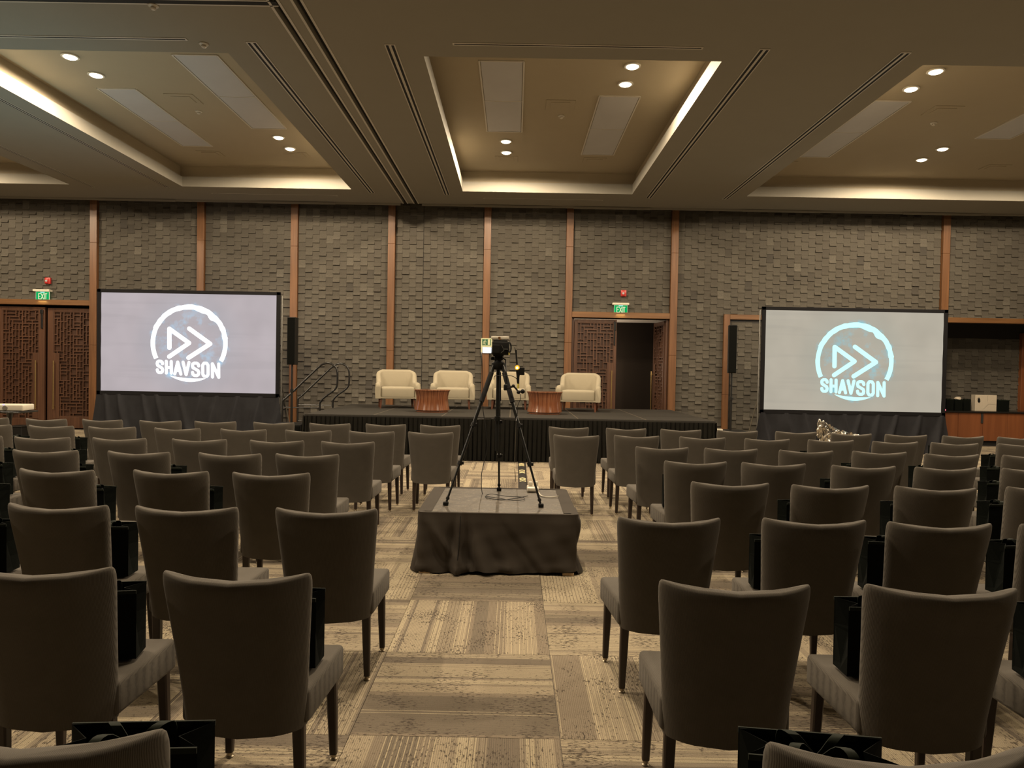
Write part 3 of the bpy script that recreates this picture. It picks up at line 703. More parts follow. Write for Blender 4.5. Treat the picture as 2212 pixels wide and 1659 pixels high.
# ================================================================== STAGE
SZ, SX0, SX1, SY0, SY1 = .77, -3.62, 3.5, 12.45, 15.9
t = thing('stage', 'low black stage with pleated skirt against the tiled wall', 'stage', ((SX0+SX1)/2, (SY0+SY1)/2, 0)); ox, oy = (SX0+SX1)/2, (SY0+SY1)/2
pw = (SX1-SX0)/6
for k in range(6):
    bm = B(); box(bm, SX0+pw*k+.012-ox, SX0+pw*(k+1)-.012-ox, SY0-oy, SY1-oy, SZ-.06, SZ, .003, 1); put('deck_panel', bm, M['deck'], t)
for k in range(1, 6):
    bm = B(); x = SX0+pw*k-ox; box(bm, x-.0115, x+.0115, SY0-oy, SY1-oy, SZ-.05, SZ-.001); put('seam_strip', bm, M['seam'], t)
def pleat(pts, ztop, zbot, per, amp, seed, npp=10):
    bm = B(); rn = random.Random(seed); path = []
    for (a, b) in zip(pts, pts[1:]):
        a, b = Vector(a), Vector(b); L = (b-a).length; n = int(L/per*npp); d = (b-a)/L; nrm = Vector((d.y, -d.x))
        for i in range(n+1): path.append((a+d*(L*i/n), nrm, L*i/n))
    nz = 9; gr = []; jit = [rn.uniform(.6, 1.3) for _ in range(4000)]
    for j in range(nz+1):
        v = j/nz; row = []
        for p, nrm, s in path:
            ph = s/per + .12*math.sin(s*2.1)*v; k = int(ph) % 4000; w_ = 1-1.6*math.exp(-((ph % 1-.5)/.13)**2)
            d = (w_*amp*(.6+.5*v)*jit[k] + .012*math.sin(s*5.3+seed)*v + .02*v)
            q = p+nrm*d; row.append(bm.verts.new((q.x, q.y, ztop-(ztop-zbot)*v)))
        gr.append(row)
    for j in range(nz):
        for i in range(len(path)-1): bm.faces.new((gr[j][i], gr[j+1][i], gr[j+1][i+1], gr[j][i+1]))
    bmesh.ops.solidify(bm, geom=bm.faces[:], thickness=.003)
    return bm
e = .03
put('skirt', pleat([(SX0-ox, SY0-oy-e), (SX1-ox, SY0-oy-e)], SZ-.035, .01, .08, .024, 1, 12), M['skirt'], t, smooth=70)
put('skirt', pleat([(SX0-ox-e, SY1-oy), (SX0-ox-e, SY0-oy-e)], SZ-.035, .01, .08, .024, 2, 12), M['skirt'], t, smooth=70)
put('skirt', pleat([(SX1-ox+e, SY0-oy-e), (SX1-ox+e, SY1-oy)], SZ-.035, .01, .08, .024, 3, 12), M['skirt'], t, smooth=70)
bm = B(); box(bm, SX0-ox-.02, SX1-ox+.02, SY0-oy-.02, SY0-oy-.002, SZ-.045, SZ-.004, .003, 1); put('edge_band', bm, M['deck'], t)
bm = B(); box(bm, SX0-ox+.1, SX1-ox-.1, SY0-oy+.1, SY1-oy-.1, .0, SZ-.062); put('under_frame', bm, M['black'], t)

# steps with handrails at the stage's left side
t = thing('stage_steps', 'black stage steps with tubular handrails left of the stage', 'steps', (-4.13, 14.5, 0))
for k, (xa, z) in enumerate(((-.44, .2), (-.16, .4), (.12, .6))):
    bm = B(); box(bm, xa, xa+.3, -.42, .42, z-.04, z, .005, 1); put('tread', bm, M['black'], t)
bm = B()
for y in (-.42, .4): box(bm, -.42, .42, y, y+.02, .02, .12); box(bm, .38, .42, y, y+.02, .02, .58); box(bm, -.16, -.12, y, y+.02, .02, .38)
put('step_frame', bm, M['bmetal'], t)
for y, in ((-.5,), (.5,)):
    bm = B(); Y = 14.5+y; O = Vector((-4.1, 14.5, 0))
    def q(x, z): return Vector((x, y, z))
    zt = 1.64
    pts = [q(-.4, .02), q(-.4, .82), q(-.37, .93), q(-.28, 1.01), q(.28, 1.56), q(.38, 1.635), q(.5, 1.66), q(.62, 1.6), q(.67, 1.48), q(.67, 1.26), q(.64, 1.17), q(.57, 1.10), q(.42, .99), q(.35, .9), q(.335, .8), q(.335, .1)]
    pts = [(p_.x, p_.y, p_.z) for p_ in pts]
    tube(bm, smoothpts(pts, 4), .019, 10); r = put('handrail', bm, M['bmetal'], t, smooth=True)
    for z in (.78, .45, .14):
        bm = B(); tube(bm, [(-.4, y, z), (.335, y, z)], .012, 8); put('rail_bar', bm, M['bmetal'], r, smooth=True)

# armchairs
def armchair(u, v, rz, label, proto=[None]):
    p = onz(u, v, SZ)
    t = thing('armchair', label, 'armchair', (p.x, p.y, SZ), R_(rz), 'cream armchairs on the stage')
    if proto[0]:
        for ch in proto[0].children: c = ch.copy(); LINK(c); c.parent = t
        return t
    # U shaped shell: path left arm front -> back -> right arm front ; chair looks to -y
    hw, dp, th = .40, .36, .045; path = []
    for k in range(12): path.append((-hw+.045*(k/11), -dp+(2*dp-.16)*k/11))
    for k in range(1, 7): a = PI-(PI/2)*k/7; path.append((-hw+.045+.14+.14*math.cos(a), dp-.16+.14*math.sin(a)))
    nb = len(path)
    for k in range(9): path.append((-hw+.185+(2*hw-.37)*k/8, dp-.02+.015*math.sin(PI*k/8)))
    path += [(-x, y) for x, y in path[:nb][::-1]]
    n = len(path); rings = []
    for i, (x, y) in enumerate(path):
        a = Vector(path[max(i-1, 0)]); b = Vector(path[min(i+1, n-1)]); d = (b-a).normalized(); nr = Vector((-d.y, d.x))
        s = (y+dp)/(2*dp)                      # 0 front .. 1 back
        f = min(max((s-.5)/.47, 0), 1); f = f*f*(3-2*f)
        top = .535+.24*f+(.012 if s > .93 else 0) - (.06*(1-min(s/.1, 1))**2)
        T = th*(1+.15*(1-f)); flare = .035*f
        ring = []
        for (o_, z) in ((1, .2), (1.15, .34), (1.1, .5), (1, top-.045), (.75, top-.014), (0, top), (-.75, top-.014), (-1, top-.045), (-1.05, .4), (-1, .2)):
            kz = (z-.2)/.55; off = nr*(T*o_ + flare*kz)
            ring.append((x+off.x, y+off.y, z))
        rings.append(ring)
    bm = B(); ringloft(bm, rings); put('shell', bm, M['cream'], t, smooth=60)
    bm = B(); box(bm, -.345, .345, -.35, .27, .2, .43, .045, 4)
    for vv in bm.verts:
        if vv.co.z > .4: vv.co.z += .012*math.cos(vv.co.x*3.5)
    put('seat_cushion', bm, M['cream'], t, smooth=True)
    bm = B(); box(bm, -.385, .385, -.345, .33, .195, .235, .015, 2); put('base', bm, M['cream'], t, smooth=True)
    for sx in (-1, 1):
        for sy in (-1, 1):
            bm = B(); x, y = sx*.335, sy*.29
            ringloft(bm, [[(x+a*r+sx*dx, y+b*r+sy*dx, z) for a, b in ((-1, -1), (1, -1), (1, 1), (-1, 1))] for z, r, dx in ((.2, .026, 0), (0, .014, .012))])
            put('leg', bm, M['aleg'], t)
    proto[0] = t
    return t
armchair(857, 880.5, 13, 'cream velvet tub armchair at far left of the stage, turned inwards')
armchair(977.5, 882, 4, 'cream velvet tub armchair second from left, behind the left wooden table')
armchair(1100, 883, -2, 'cream velvet tub armchair partly hidden behind the camera tripod')
armchair(1251, 888, -10, 'cream velvet tub armchair at right, before the carved door')
def ctable(u, v, label):
    p = onz(u, v, SZ); t = thing('coffee_table', label, 'table', (p.x, p.y+.32, SZ), random.random(), 'waisted wooden tables on the stage')
    bm = B(); lathe(bm, [(.30, .035), (.334, .04), (.328, .07), (.312, .14), (.303, .22), (.306, .3), (.32, .37), (.34, .41)], 64); put('waisted_body', bm, M['rosewood'], t, smooth=True)
    bm = B(); lathe(bm, [(0, .405), (.343, .405), (.346, .415), (.343, .425), (0, .425)], 64); put('table_top', bm, M['rosewood'], t, smooth=True)
    bm = B(); lathe(bm, [(0, 0), (.305, 0), (.305, .036), (0, .036)], 48); put('plinth', bm, M['rosewood'], t, smooth=True)
ctable(929, 891.5, 'waisted round rosewood table left, between the first two armchairs')
ctable(1177.5, 896, 'waisted round rosewood table right of the tripod, between armchairs')

# column speakers
def speaker(u, vb, vt, y, rz, label, lab2):
    p = ony(u, vb, y); q = ony(u, vt, y); z0, z1 = p.z, q.z
    t = thing('column_speaker', label, 'speaker', (p.x, y, z0), R_(rz)); h = z1-z0
    bm = B(); box(bm, -.075, .075, -.08, .12, 0, h, .008, 2); put('cabinet', bm, M['black'], t)
    bm = B(); box(bm, -.068, .068, -.09, -.079, .012, h-.012, .004, 1); put('grille', bm, M['grille'], t)
    b = thing('subwoofer', lab2, 'speaker', (p.x, y, 0)); H_ = .53
    bm = B(); box(bm, -.26, .26, -.25, .25, 0, H_, .012, 2); put('cabinet', bm, M['black'], b)
    bm = B(); box(bm, -.235, .235, -.262, -.248, .03, H_-.03, .005, 1); put('grille', bm, M['grille'], b)
    bm = B()
    s = thing('speaker_pole', lab2.replace('box', 'pole').replace('subwoofer', 'speaker pole'), 'stand', (p.x, y, H_))
    tube(bm, [(0, 0, 0), (0, 0, (z0-H_)*.55)], .022, 12); put('lower_tube', bm, M['bmetal'], s, smooth=True)
    bm = B(); tube(bm, [(0, 0, (z0-H_)*.5), (0, 0, z0-H_)], .016, 12); put('upper_tube', bm, M['bmetal'], s, smooth=True)
    bm = B(); lathe(bm, [(.017, (z0-H_)*.55-.04), (.03, (z0-H_)*.55-.03), (.03, (z0-H_)*.55+.03), (.017, (z0-H_)*.55+.04)], 14); box(bm, .02, .075, -.008, .008, (z0-H_)*.55-.008, (z0-H_)*.55+.008, .003, 1); put('collar', bm, M['bmetal'], s, smooth=True)
speaker(631, 788, 685.5, 13.3, 0, 'slim black column loudspeaker on a pole, left of stage', 'black subwoofer box under the left column speaker')
speaker(1580.5, 806, 702.5, 13.5, -12, 'slim black column loudspeaker on a pole, by timber portal', 'black subwoofer box under the right column speaker')
p = onz(1556, 931, .53); t = tag(put('small_white_box', (lambda b: (box(b, -.07, .07, -.05, .05, 0, .03, .006, 2), b)[1])(B()), M['white'], None, (3.85, 13.4, .53)), 'small white box on top of the right subwoofer', 'box')

# ================================================================== ALCOVE COUNTER AND WHAT STANDS ON IT
t = thing('bar_counter', 'veneered counter with black top in the right alcove', 'counter', (10.6, 17.3, 0))
bm = B(); box(bm, -1.2, 2.35, -.32, .55, .775, .81, .004, 1); put('counter_top', bm, M['stone'], t)
x = -1.2; CW = .535
for k in range(6):
    bm = B(); box(bm, x+k*.59+.003, x+(k+1)*.59-.003, -.28, -.25, .11, .772, .003, 1); f = put('cabinet_door', bm, M['cab'], t)
    if k % 2 == 0:
        bm = B(); xx = x+(k+1)*.59-.03; box(bm, xx-.025, xx+.025, -.296, -.281, .53, .77); put('handle_slot', bm, M['soot'], f)
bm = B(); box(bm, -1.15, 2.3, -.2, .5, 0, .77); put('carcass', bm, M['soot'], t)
def tote_mesh(w_, d_, h_, seed=0):
    bm = B(); rn = random.Random(seed)
    def ring(z, e=0.0):
        k = z/h_; gx = .06*k; a, b = w_/2-e, d_/2-e; sp = 1+.03*k
        return [(-a, -b*sp, z), (-a*.33, -b*sp-.006*k, z), (a*.33, -b*sp-.004*k, z), (a, -b*sp, z), (a-gx, 0, z-.004*k), (a, b*sp, z), (a*.3, b*sp+.008*k, z), (-a*.3, b*sp+.006*k, z), (-a, b*sp, z), (-a+gx, 0, z-.004*k)]
    rs = [ring(h_*q) for q in (0, .02, .3, .6, .85, 1)] + [ring(h_, .003), ring(h_*.6, .003), ring(.012, .003)]
    ringloft(bm, rs)
    return bm
def tote_parts(t, w_, d_, h_, seed=0):
    put('bag_body', tote_mesh(w_, d_, h_, seed), M['bag'], t)
    for s in (-1, 1):
        bm = B(); y = s*(d_/2+.001)-s*.008
        pts = smoothpts([(-w_*.2, y, h_-.05), (-w_*.2, y, h_+.004), (-w_*.14, y-s*.03, h_+.014), (0, y-s*.045, h_-.03), (w_*.14, y-s*.03, h_+.012), (w_*.2, y, h_+.004), (w_*.2, y, h_-.05)], 4)
        rings = []
        for i, p_ in enumerate(pts):
            rings.append([(p_[0]+a, p_[1]+b, p_[2]) for a, b in ((-.012, -.0012), (.012, -.0012), (.012, .0012), (-.012, .0012))])
        ringloft(bm, rings); put('handle', bm, M['bagr'], t, smooth=True)
    bm = B(); e = .0025
    for y in (-d_/2*1.03-.003, d_/2*1.03+.003): box(bm, -w_/2, w_/2, y-e, y+e, h_-.012, h_+.0015)
    put('hem', bm, M['bagr'], t)
CT = .812
def counter_item(name, u, label, cat, w_, d_, h_, grp=None, dy=17.25):
    p = ony(u, 889, dy); return thing(name, label, cat, (p.x, dy, CT), random.uniform(-.1, .1), grp)
for k, (u, l) in enumerate(((2049, 'black paper gift bag on the counter next to the screen'), (2068, 'black gift bag on counter with white tissue poking out'), (2086, 'black gift bag on the counter beside the white carton'))):
    t = counter_item('gift_bag', u, l, 'bag', .17, .1, .29, 'black gift bags on the counter'); tote_parts(t, .17, .1, .27, k)
    if k == 1:
        bm = B(); bmesh.ops.create_icosphere(bm, subdivisions=2, radius=.07)
        for v in bm.verts: v.co = v.co*random.uniform(.75, 1.25); v.co.z = v.co.z*.6+.29
        put('tissue', bm, M['white2'], t)
t = counter_item('white_carton', 2124.5, 'white carton with black printed figure standing on the counter', 'box', .5, .1, .4)
bm = B(); box(bm, -.255, .255, -.08, .08, 0, .385, .004, 1); put('carton_body', bm, M['white2'], t)
bm = B(); prism(bm, [(-.17, .33), (-.14, .28), (-.135, .22), (-.165, .19), (-.195, .22), (-.2, .27)], -.083, -.0795); stroke(bm, [(-.2, .31), (-.22, .28)], .006, -.083, -.0795); put('printed_mark', bm, M['black'], t)
bm = B(); stroke(bm, [(.04, .38), (.04, .24)], .003, -.082, -.0795); stroke(bm, [(-.08, .02), (.06, .17), (.24, .16)], .004, -.082, -.0795); put('crease_lines', bm, M['silver'], t)
t = counter_item('gift_bag', 2162, 'wide black bag on the counter right of the white carton', 'bag', .3, .15, .3); tote_parts(t, .29, .15, .27, 9)
p = ony(2039, 870, 17.1); t = tag(put('indicator_lamp', (lambda b: (lathe(b, [(0, 0), (.02, 0), (.02, .03), (0, .035)], 12, sy=1), b)[1])(B()), M['redled'], None, (p.x+.03, 17.1, CT)), 'tiny red indicator lamp on the counter by the screen edge', 'light')

# ================================================================== FOIL BUNDLE, PROJECTOR, CASE
def crumple(bm, c, s, seed, sub=3, am=.35):
    rn = random.Random(seed); r = bmesh.ops.create_icosphere(bm, subdivisions=sub, radius=1)
    for v in r['verts']:
        k = 1+rn.uniform(-am, am); v.co = Vector((c[0]+v.co.x*s[0]*k, c[1]+v.co.y*s[1]*k, c[2]+v.co.z*s[2]*k))
p = ony(1790, 935, 12.3)
t = thing('foil_bundle', 'crumpled silver foil bundle in front of the right screen drape', 'foil', (p.x, 12.3, .06))
bm = B(); crumple(bm, (-.02, 0, .42), (.14, .12, .2), 1); put('foil_wad', bm, M['foil'], t)
bm = B(); crumple(bm, (-.14, 0, .6), (.06, .07, .16), 2); put('foil_wad', bm, M['foil'], t)
bm = B(); tubep = [(-.16, 0, .72), (0, 0, .66), (.16, 0, .58), (.32, .0, .54), (.5, 0, .5)]; tube(bm, smoothpts(tubep, 6), .03, 6)
rn = random.Random(4)
for v in bm.verts: v.co += Vector((rn.uniform(-.02, .02), rn.uniform(-.03, .03), rn.uniform(-.02, .02)))
put('foil_strip', bm, M['foil'], t)
bm = B(); box(bm, -.2, .45, -.15, .2, -.06, .3, .01, 1); put('case', bm, M['black'], t)
# projector
p = ony(26, 889, 9.8)
t = thing('projector', 'white data projector on a dark stand at the left edge', 'projector', (p.x-.03, 9.8, p.z+.012), R_(8))
bm = B(); box(bm, -.2, .24, -.15, .15, 0.005, .09, .016, 3); put('body', bm, M['white'], t, smooth=True)
bm = B(); lathe(bm, [(0, 0), (.03, 0), (.034, -.008), (0, -.008)], 16); bmesh.ops.rotate(bm, verts=bm.verts, matrix=Matrix.Rotation(PI/2, 3, 'X')); bmesh.ops.translate(bm, verts=bm.verts, vec=(.015, -.158, .045)); put('vent', bm, M['lensg'], t)
bm = B()
for x, z in ((-.17, .05), (-.14, .05), (-.11, .035), (-.1, .06), (-.18, .025)): box(bm, x-.01, x+.01, -.152, -.147, z-.006, z+.006)
put('sockets', bm, M['black'], t)
bm = B(); box(bm, -.01, .01, -.16, -.15, .09, .094); put('status_lamp', bm, M['blue'], t)
pl = bpy.data.lights.new('projector_spill', 'SPOT'); pl.energy = 190; pl.color = (.42, .9, 1); pl.spot_size = R_(125); pl.spot_blend = 1; pl.shadow_soft_size = .04  # added spot at the projector, aimed up to tint the left ceiling cyan
o = bpy.data.objects.new('projector_spill', pl); o.location = (.05, -.1, .11); o.rotation_euler = (PI+R_(8), R_(-12), 0); o.parent = t; LINK(o)
s = thing('projector_stand', 'dark pedestal stand holding the white projector, left edge', 'stand', (p.x-.03, 9.8, 0)); ph = p.z+.01
bm = B(); box(bm, -.24, .26, -.2, .2, ph-.02, ph, .004, 1); put('top_plate', bm, M['bmetal'], s)
bm = B(); tube(bm, [(0, 0, .02), (0, 0, ph-.14), (0, 0, ph-.02)], [.022, .022, .045], 12); put('pole', bm, M['bmetal'], s, smooth=True)
bm = B(); box(bm, -.22, .22, -.2, .2, 0, .03, .006, 1); put('base_plate', bm, M['bmetal'], s)
p = onz(30, 944, 0)
t = thing('road_case', 'low black equipment case on carpet before the left doors', 'case', (p.x, p.y+.2, 0))
bm = B(); box(bm, -.16, .16, -.2, .2, 0, .2, .008, 1); put('case_body', bm, M['black'], t)
bm = B(); box(bm, -.165, .165, -.205, .205, .2, .225, .006, 1); put('lid', bm, M['black'], t)
# ================================================================== CAMERA PLATFORM
FX, FY = -.11, 6.17; a, b_, PZ = .62, .60, .47
t = thing('camera_riser', 'square camera platform draped in black cloth in the aisle', 'platform', (FX, FY, 0))
bm = B(); box(bm, -a+.02, a-.02, -b_+.02, b_-.02, PZ-.04, PZ+.001, .002, 1); put('scuffed_deck', bm, M['scuff'], t)
bm = B(); box(bm, -a+.06, a-.06, -b_+.06, b_-.06, .03, PZ-.04); put('frame_box', bm, M['black'], t)
for x in (-a+.06, a-.06):
    bm = B(); box(bm, x-.045, x+.045, -b_-.03, -b_+.1, 0, .025, .003, 1); put('wooden_foot', bm, M['pwood'], t)
def per(n=260):
    out = []; L = [(-a, -b_), (a, -b_), (a, b_), (-a, b_)]; r = .045; tot = []
    cs = [(-a+r, -b_+r, PI, 1.5*PI), (a-r, -b_+r, 1.5*PI, 2*PI), (a-r, b_-r, 0, .5*PI), (-a+r, b_-r, .5*PI, PI)]
    for k in range(4):
        cx, cy, a0, a1 = cs[k]
        for i in range(10):
            an = a0+(a1-a0)*i/9; out.append((Vector((cx+r*math.cos(an), cy+r*math.sin(an))), Vector((math.cos(an), math.sin(an)))))
        nx = cs[(k+1) % 4]; p0 = out[-1][0]; an = nx[2]; p1 = Vector((nx[0]+r*math.cos(an), nx[1]+r*math.sin(an)))
        m = 70 if k in (0,) else 46
        for i in range(1, m): out.append((p0.lerp(p1, i/m), out[-1][1].copy() if i > 1 else Vector((math.cos(a1), math.sin(a1)))))
    return out
pr_ = per(); n = len(pr_); bm = B(); NV = 16; rows_ = []
rn = random.Random(8)
def gs(x, c, w_): return math.exp(-((x-c)/w_)**2)
for j in range(-3, NV+1):
    row = []
    for p_, nr in pr_:
        x, y = p_
        if j < 0:
            ins = {-3: 1.0, -2: .5, -1: .12}[j]
            wx = .10 if abs(nr.x) > .5 else .03
            q = p_-Vector((nr.x*wx*ins, nr.y*wx*ins)); z = PZ+.006 - (.0015 if j == -3 else 0)
            row.append((q.x, q.y, z)); continue
        v = j/NV; d = .012+.02*v*v
        if nr.y < -.5:      # front: overlap seam and swag folds at the left third, drag lines to the right
            seam = -.285-.03*v
            d += .045*gs(x, seam, .016+.02*v)*(.3+.9*v) - .03*gs(x, seam-.05, .03)*v - .03*gs(x, seam+.05+.05*v, .02)*v
            d += .075*gs(x, seam+.07+.16*v, .03+.04*v)*v**1.3 + .06*gs(x, -.55+.24*v, .035)*v*(1.2-v) + .03*gs(x, -.62+.42*v, .03)*v - .025*gs(x, -.02+.35*v, .03)*v
            d += .035*gs(x, .5-.1*v, .09)*v*(1.1-v) + .008*math.sin(x*13+v*5)*v*(1-v)*2 + .010*math.sin(x*31-v*9)*v + .006*math.sin((x*.5+v)*22)*v*(1-v)
            d += .03*gs(v, .93, .07)*(1 if x < .1 else .5)*(.5+.5*math.sin(x*17))
        else:
            s_ = y if abs(nr.x) > .5 else x
            d += .03*math.sin(s_*14+v*2)*v + .012*math.sin(s_*33)*v
            if nr.x > .5 and y < -.3: d += .03*gs(v, .2, .25) - .03*gs(v, .7, .2)
        z = PZ+.005-(PZ-.005)*v
        if nr.y < -.5: z += v*v*(.028*gs(x, -.1, .12)+.024*max(0, (x-.1)/.5) - .0)
        z = max(z, .008+.002*math.sin(x*40))
        if v < .1: d *= .6
        row.append((x+nr.x*d, y+nr.y*d, z))
    rows_.append(row)
vs = [[bm.verts.new(q) for q in r] for r in rows_]
for A_, B_ in zip(vs, vs[1:]):
    for k in range(n): bm.faces.new((A_[k], B_[k], B_[(k+1) % n], A_[(k+1) % n]))
put('cloth_cover', bm, M['cloth'], t, smooth=70)
bm = B(); tube(bm, [(-.285, -b_-.045, PZ-.01), (-.29, -b_-.06, PZ*.6), (-.3, -b_-.085, .12)], .0035, 6); put('cloth_seam', bm, M['cord'], t, smooth=True)

# ================================================================== TRIPOD AND WHAT IT CARRIES
ZD = PZ+.004
feet = [onz(963, 1091, ZD), onz(1168.5, 1095, ZD), onz(1078, 1059.5, ZD)]
AP = Vector((-.137, 6.17, 1.635))
t = thing('tripod', 'tall black video tripod standing on the draped platform', 'tripod', (AP.x, AP.y, ZD)); O = Vector((AP.x, AP.y, ZD))
def along(p, q, s): return p.lerp(q, s)
for k, ft in enumerate(feet):
    d = (ft-AP); d.z = 0; top = AP + d.normalized()*.045 + Vector((0, 0, .0)); f = ft+Vector((0, 0, .012))
    P_ = lambda s: along(top, f, s)-O
    bm = B(); tube(bm, [P_(0), P_(.44)], .015, 10); tube(bm, [P_(.42), P_(.72)], .012, 10); tube(bm, [P_(.7), P_(.985)], .0095, 10); leg = put('leg', bm, M['tube'], t, smooth=True)
    bm = B(); tube(bm, [P_(.05), P_(.055), P_(.27), P_(.275)], [.015, .022, .022, .016], 12); put('foam_grip', bm, M['foam'], leg, smooth=True)
    for s in (.44, .715):
        bm = B(); tube(bm, [P_(s-.013), P_(s+.013)], .0205, 8); c = P_(s); box(bm, c.x+.005, c.x+.032, c.y-.012, c.y+.012, c.z-.012, c.z+.014, .003, 1); put('leg_lock', bm, M['black'], leg)
    bm = B(); c = P_(1); tube(bm, [P_(.955), P_(.97)], .015, 8); box(bm, c.x-.022, c.x+.022, c.y-.022, c.y+.022, -.0, .028, .006, 2); put('foot', bm, M['black'], leg)
    bm = B(); tube(bm, [P_(.4), Vector((0, 0, P_(.4).z))], .0045, 6); put('spreader_arm', bm, M['bmetal'], t, smooth=True)
bm = B(); tube(bm, [(0, 0, P_(.4).z-.28), (0, 0, AP.z-O.z+.02)], .0155, 12); tube(bm, [(0, 0, P_(.4).z-.02), (0, 0, P_(.4).z+.02)], .026, 12); put('centre_column', bm, M['tube'], t, smooth=True)
zc = AP.z-O.z
bm = B(); lathe(bm, [(0, -.04), (.045, -.035), (.06, -.01), (.058, .02), (.035, .035), (.03, .05), (0, .05)], 20, (0, 0, zc)); put('crown', bm, M['black'], t, smooth=True)
bm = B(); lathe(bm, [(0, .02), (.028, .03), (.026, .04), (.036, .045), (.036, .07), (0, .07)], 18, (0, 0, zc)); box(bm, -.035, .04, -.035, .035, zc+.045, zc+.078, .008, 2); box(bm, -.065, -.03, -.01, .01, zc+.045, zc+.072, .005, 1); tube(bm, [(.04, 0, zc+.06), (.062, -.03, zc+.05), (.07, -.12, zc-.05)], .006, 8); put('fluid_head', bm, M['black'], t, smooth=True)
bm = B(); box(bm, -.045, .045, -.05, .05, zc+.077, zc+.088, .003, 1); put('mount_plate', bm, M['bmetal'], t)
CB = Vector((AP.x+.012, AP.y, ZD+zc+.089))
c = thing('video_camera', 'black video camera mounted on the tripod above the platform', 'camera', CB); c.scale = (.8, 1, .92)
bm = B(); box(bm, -.085, .10, -.09, .08, 0, .125, .012, 3); put('body', bm, M['black'], c, smooth=True)
bm = B(); box(bm, -.08, .0, -.102, -.088, .018, .092, .004, 1); put('flip_screen', bm, M['bmetal'], c)
bm = B(); stroke(bm, [(.02, .09), (.045, .04), (.015, .02)], .004, -.094, -.089); lathe(bm, [(0, 0), (.02, 0), (.02, .006), (0, .006)], 16, (.065, -.094, .05)); put('control_dial', bm, M['silver'], c)
bm = B(); lathe(bm, [(0, 0), (.04, 0), (.042, .06), (.036, .12), (0, .12)], 24); bmesh.ops.rotate(bm, verts=bm.verts, matrix=Matrix.Rotation(-PI/2, 3, 'X')); bmesh.ops.translate(bm, verts=bm.verts, vec=(.02, .075, .06)); put('lens', bm, M['bmetal'], c, smooth=True)
bm = B(); tube(bm, smoothpts([(.1, -.02, .02), (.118, -.02, .05), (.115, -.02, .1), (.09, -.02, .125)], 4), .008, 6); put('hand_strap', bm, M['foam'], c, smooth=True)
bm = B(); box(bm, -.07, .08, -.07, .05, .125, .138, .004, 1); put('top_plate', bm, M['black'], c)
bm = B(); box(bm, -.095, .095, -.06, .0, .146, .172, .005, 2); w_ = put('wireless_receiver', bm, M['white'], c); w_['label'] = 'cream receiver bar on top'
bm = B(); box(bm, -.012, .012, -.062, -.01, .137, .15); box(bm, -.02, .004, -.0625, -.0595, .152, .168); put('receiver_mount', bm, M['lintel'], w_)
bm = B(); box(bm, .094, .105, -.094, -.088, .0, .022); put('status_label', bm, M['yellow'], c)
l = thing('light_panel', 'glowing white LED light panel left of the video camera', 'light', (CB.x-.111, CB.y-.03, CB.z+.011))
bm = B(); box(bm, -.041, .041, -.012, .012, .0, .056, .008, 2); put('housing', bm, M['black'], l)
bm = B(); box(bm, -.037, .037, -.016, -.011, .003, .053, .004, 2); put('diffuser', bm, M['led'], l)
bm = B(); box(bm, .03, .055, .0, .01, .02, .035); put('bracket', bm, M['bmetal'], l)
# articulated arm, microphone transmitter with orange lamp, little monitor
T_ = lambda u, v, y=6.02: ony(u, v, y)
bs = T_(1093, 838); arm = thing('articulated_arm', 'small black articulated arm clamped to the right tripod leg', 'clamp arm', bs)
bm = B(); r = [T_(1093, 840), T_(1101, 837), T_(1109, 834)]; tube(bm, [q-bs for q in r], .009, 8); tube(bm, [T_(1109, 833)-bs, T_(1121, 847)-bs], .008, 8); put('arm_links', bm, M['bmetal'], arm, smooth=True)
bm = B(); box(bm, -.02, .012, -.03, .03, -.02, .03, .006, 1); put('clamp', bm, M['black'], arm)
for u, v, s in ((1109, 833.5, .014), (1120, 847, .017), (1129, 845.5, .02)):
    bm = B(); bmesh.ops.create_icosphere(bm, subdivisions=2, radius=s); put('joint_knob', bm, M['black'], arm, T_(u, v)-bs, smooth=True)
bm = B(); tube(bm, [T_(1120, 847)-bs, T_(1129, 845.5)-bs], .008, 8); put('arm_stub', bm, M['bmetal'], arm, smooth=True)
ps = T_(1119, 840); tx = thing('wireless_transmitter', 'black antenna transmitter with glowing orange lamp right of the tripod', 'transmitter', ps)
bm = B(); tube(bm, [T_(1119, 839)-ps, T_(1119.5, 829)-ps], .009, 8); put('plug', bm, M['yellow'], tx, smooth=True)
bm = B(); tube(bm, [T_(1119.5, 830)-ps, T_(1119, 824)-ps, T_(1119, 812)-ps, T_(1117.5, 799)-ps], [.008, .011, .013, .013], 10); put('grip', bm, M['black'], tx, smooth=True)
bm = B(); tube(bm, [T_(1117, 788)-ps, T_(1115, 765)-ps, T_(1112, 750)-ps], [.008, .006, .003], 8); tube(bm, [T_(1117, 788)-ps, T_(1115.5, 756)-ps], .004, 6); put('antenna', bm, M['bmetal'], tx, smooth=True)
bm = B(); bmesh.ops.create_icosphere(bm, subdivisions=3, radius=.02); put('lamp_globe', bm, M['orange'], tx, T_(1117.3, 794)-ps, smooth=True)
bm = B(); bmesh.ops.create_icosphere(bm, subdivisions=2, radius=.011); put('lamp_core', bm, M['orangeh'], tx, T_(1117, 794.5, 5.998)-ps, smooth=True)
q = T_(1127.5, 802)-ps; bm = B(); box(bm, q.x-.022, q.x+.022, q.y-.01, q.y+.01, q.z-.032, q.z+.032, .004, 1); box(bm, q.x-.038, q.x-.018, q.y-.008, q.y+.008, q.z-.045, q.z+.02, .003, 1); put('monitor', bm, M['black'], tx)
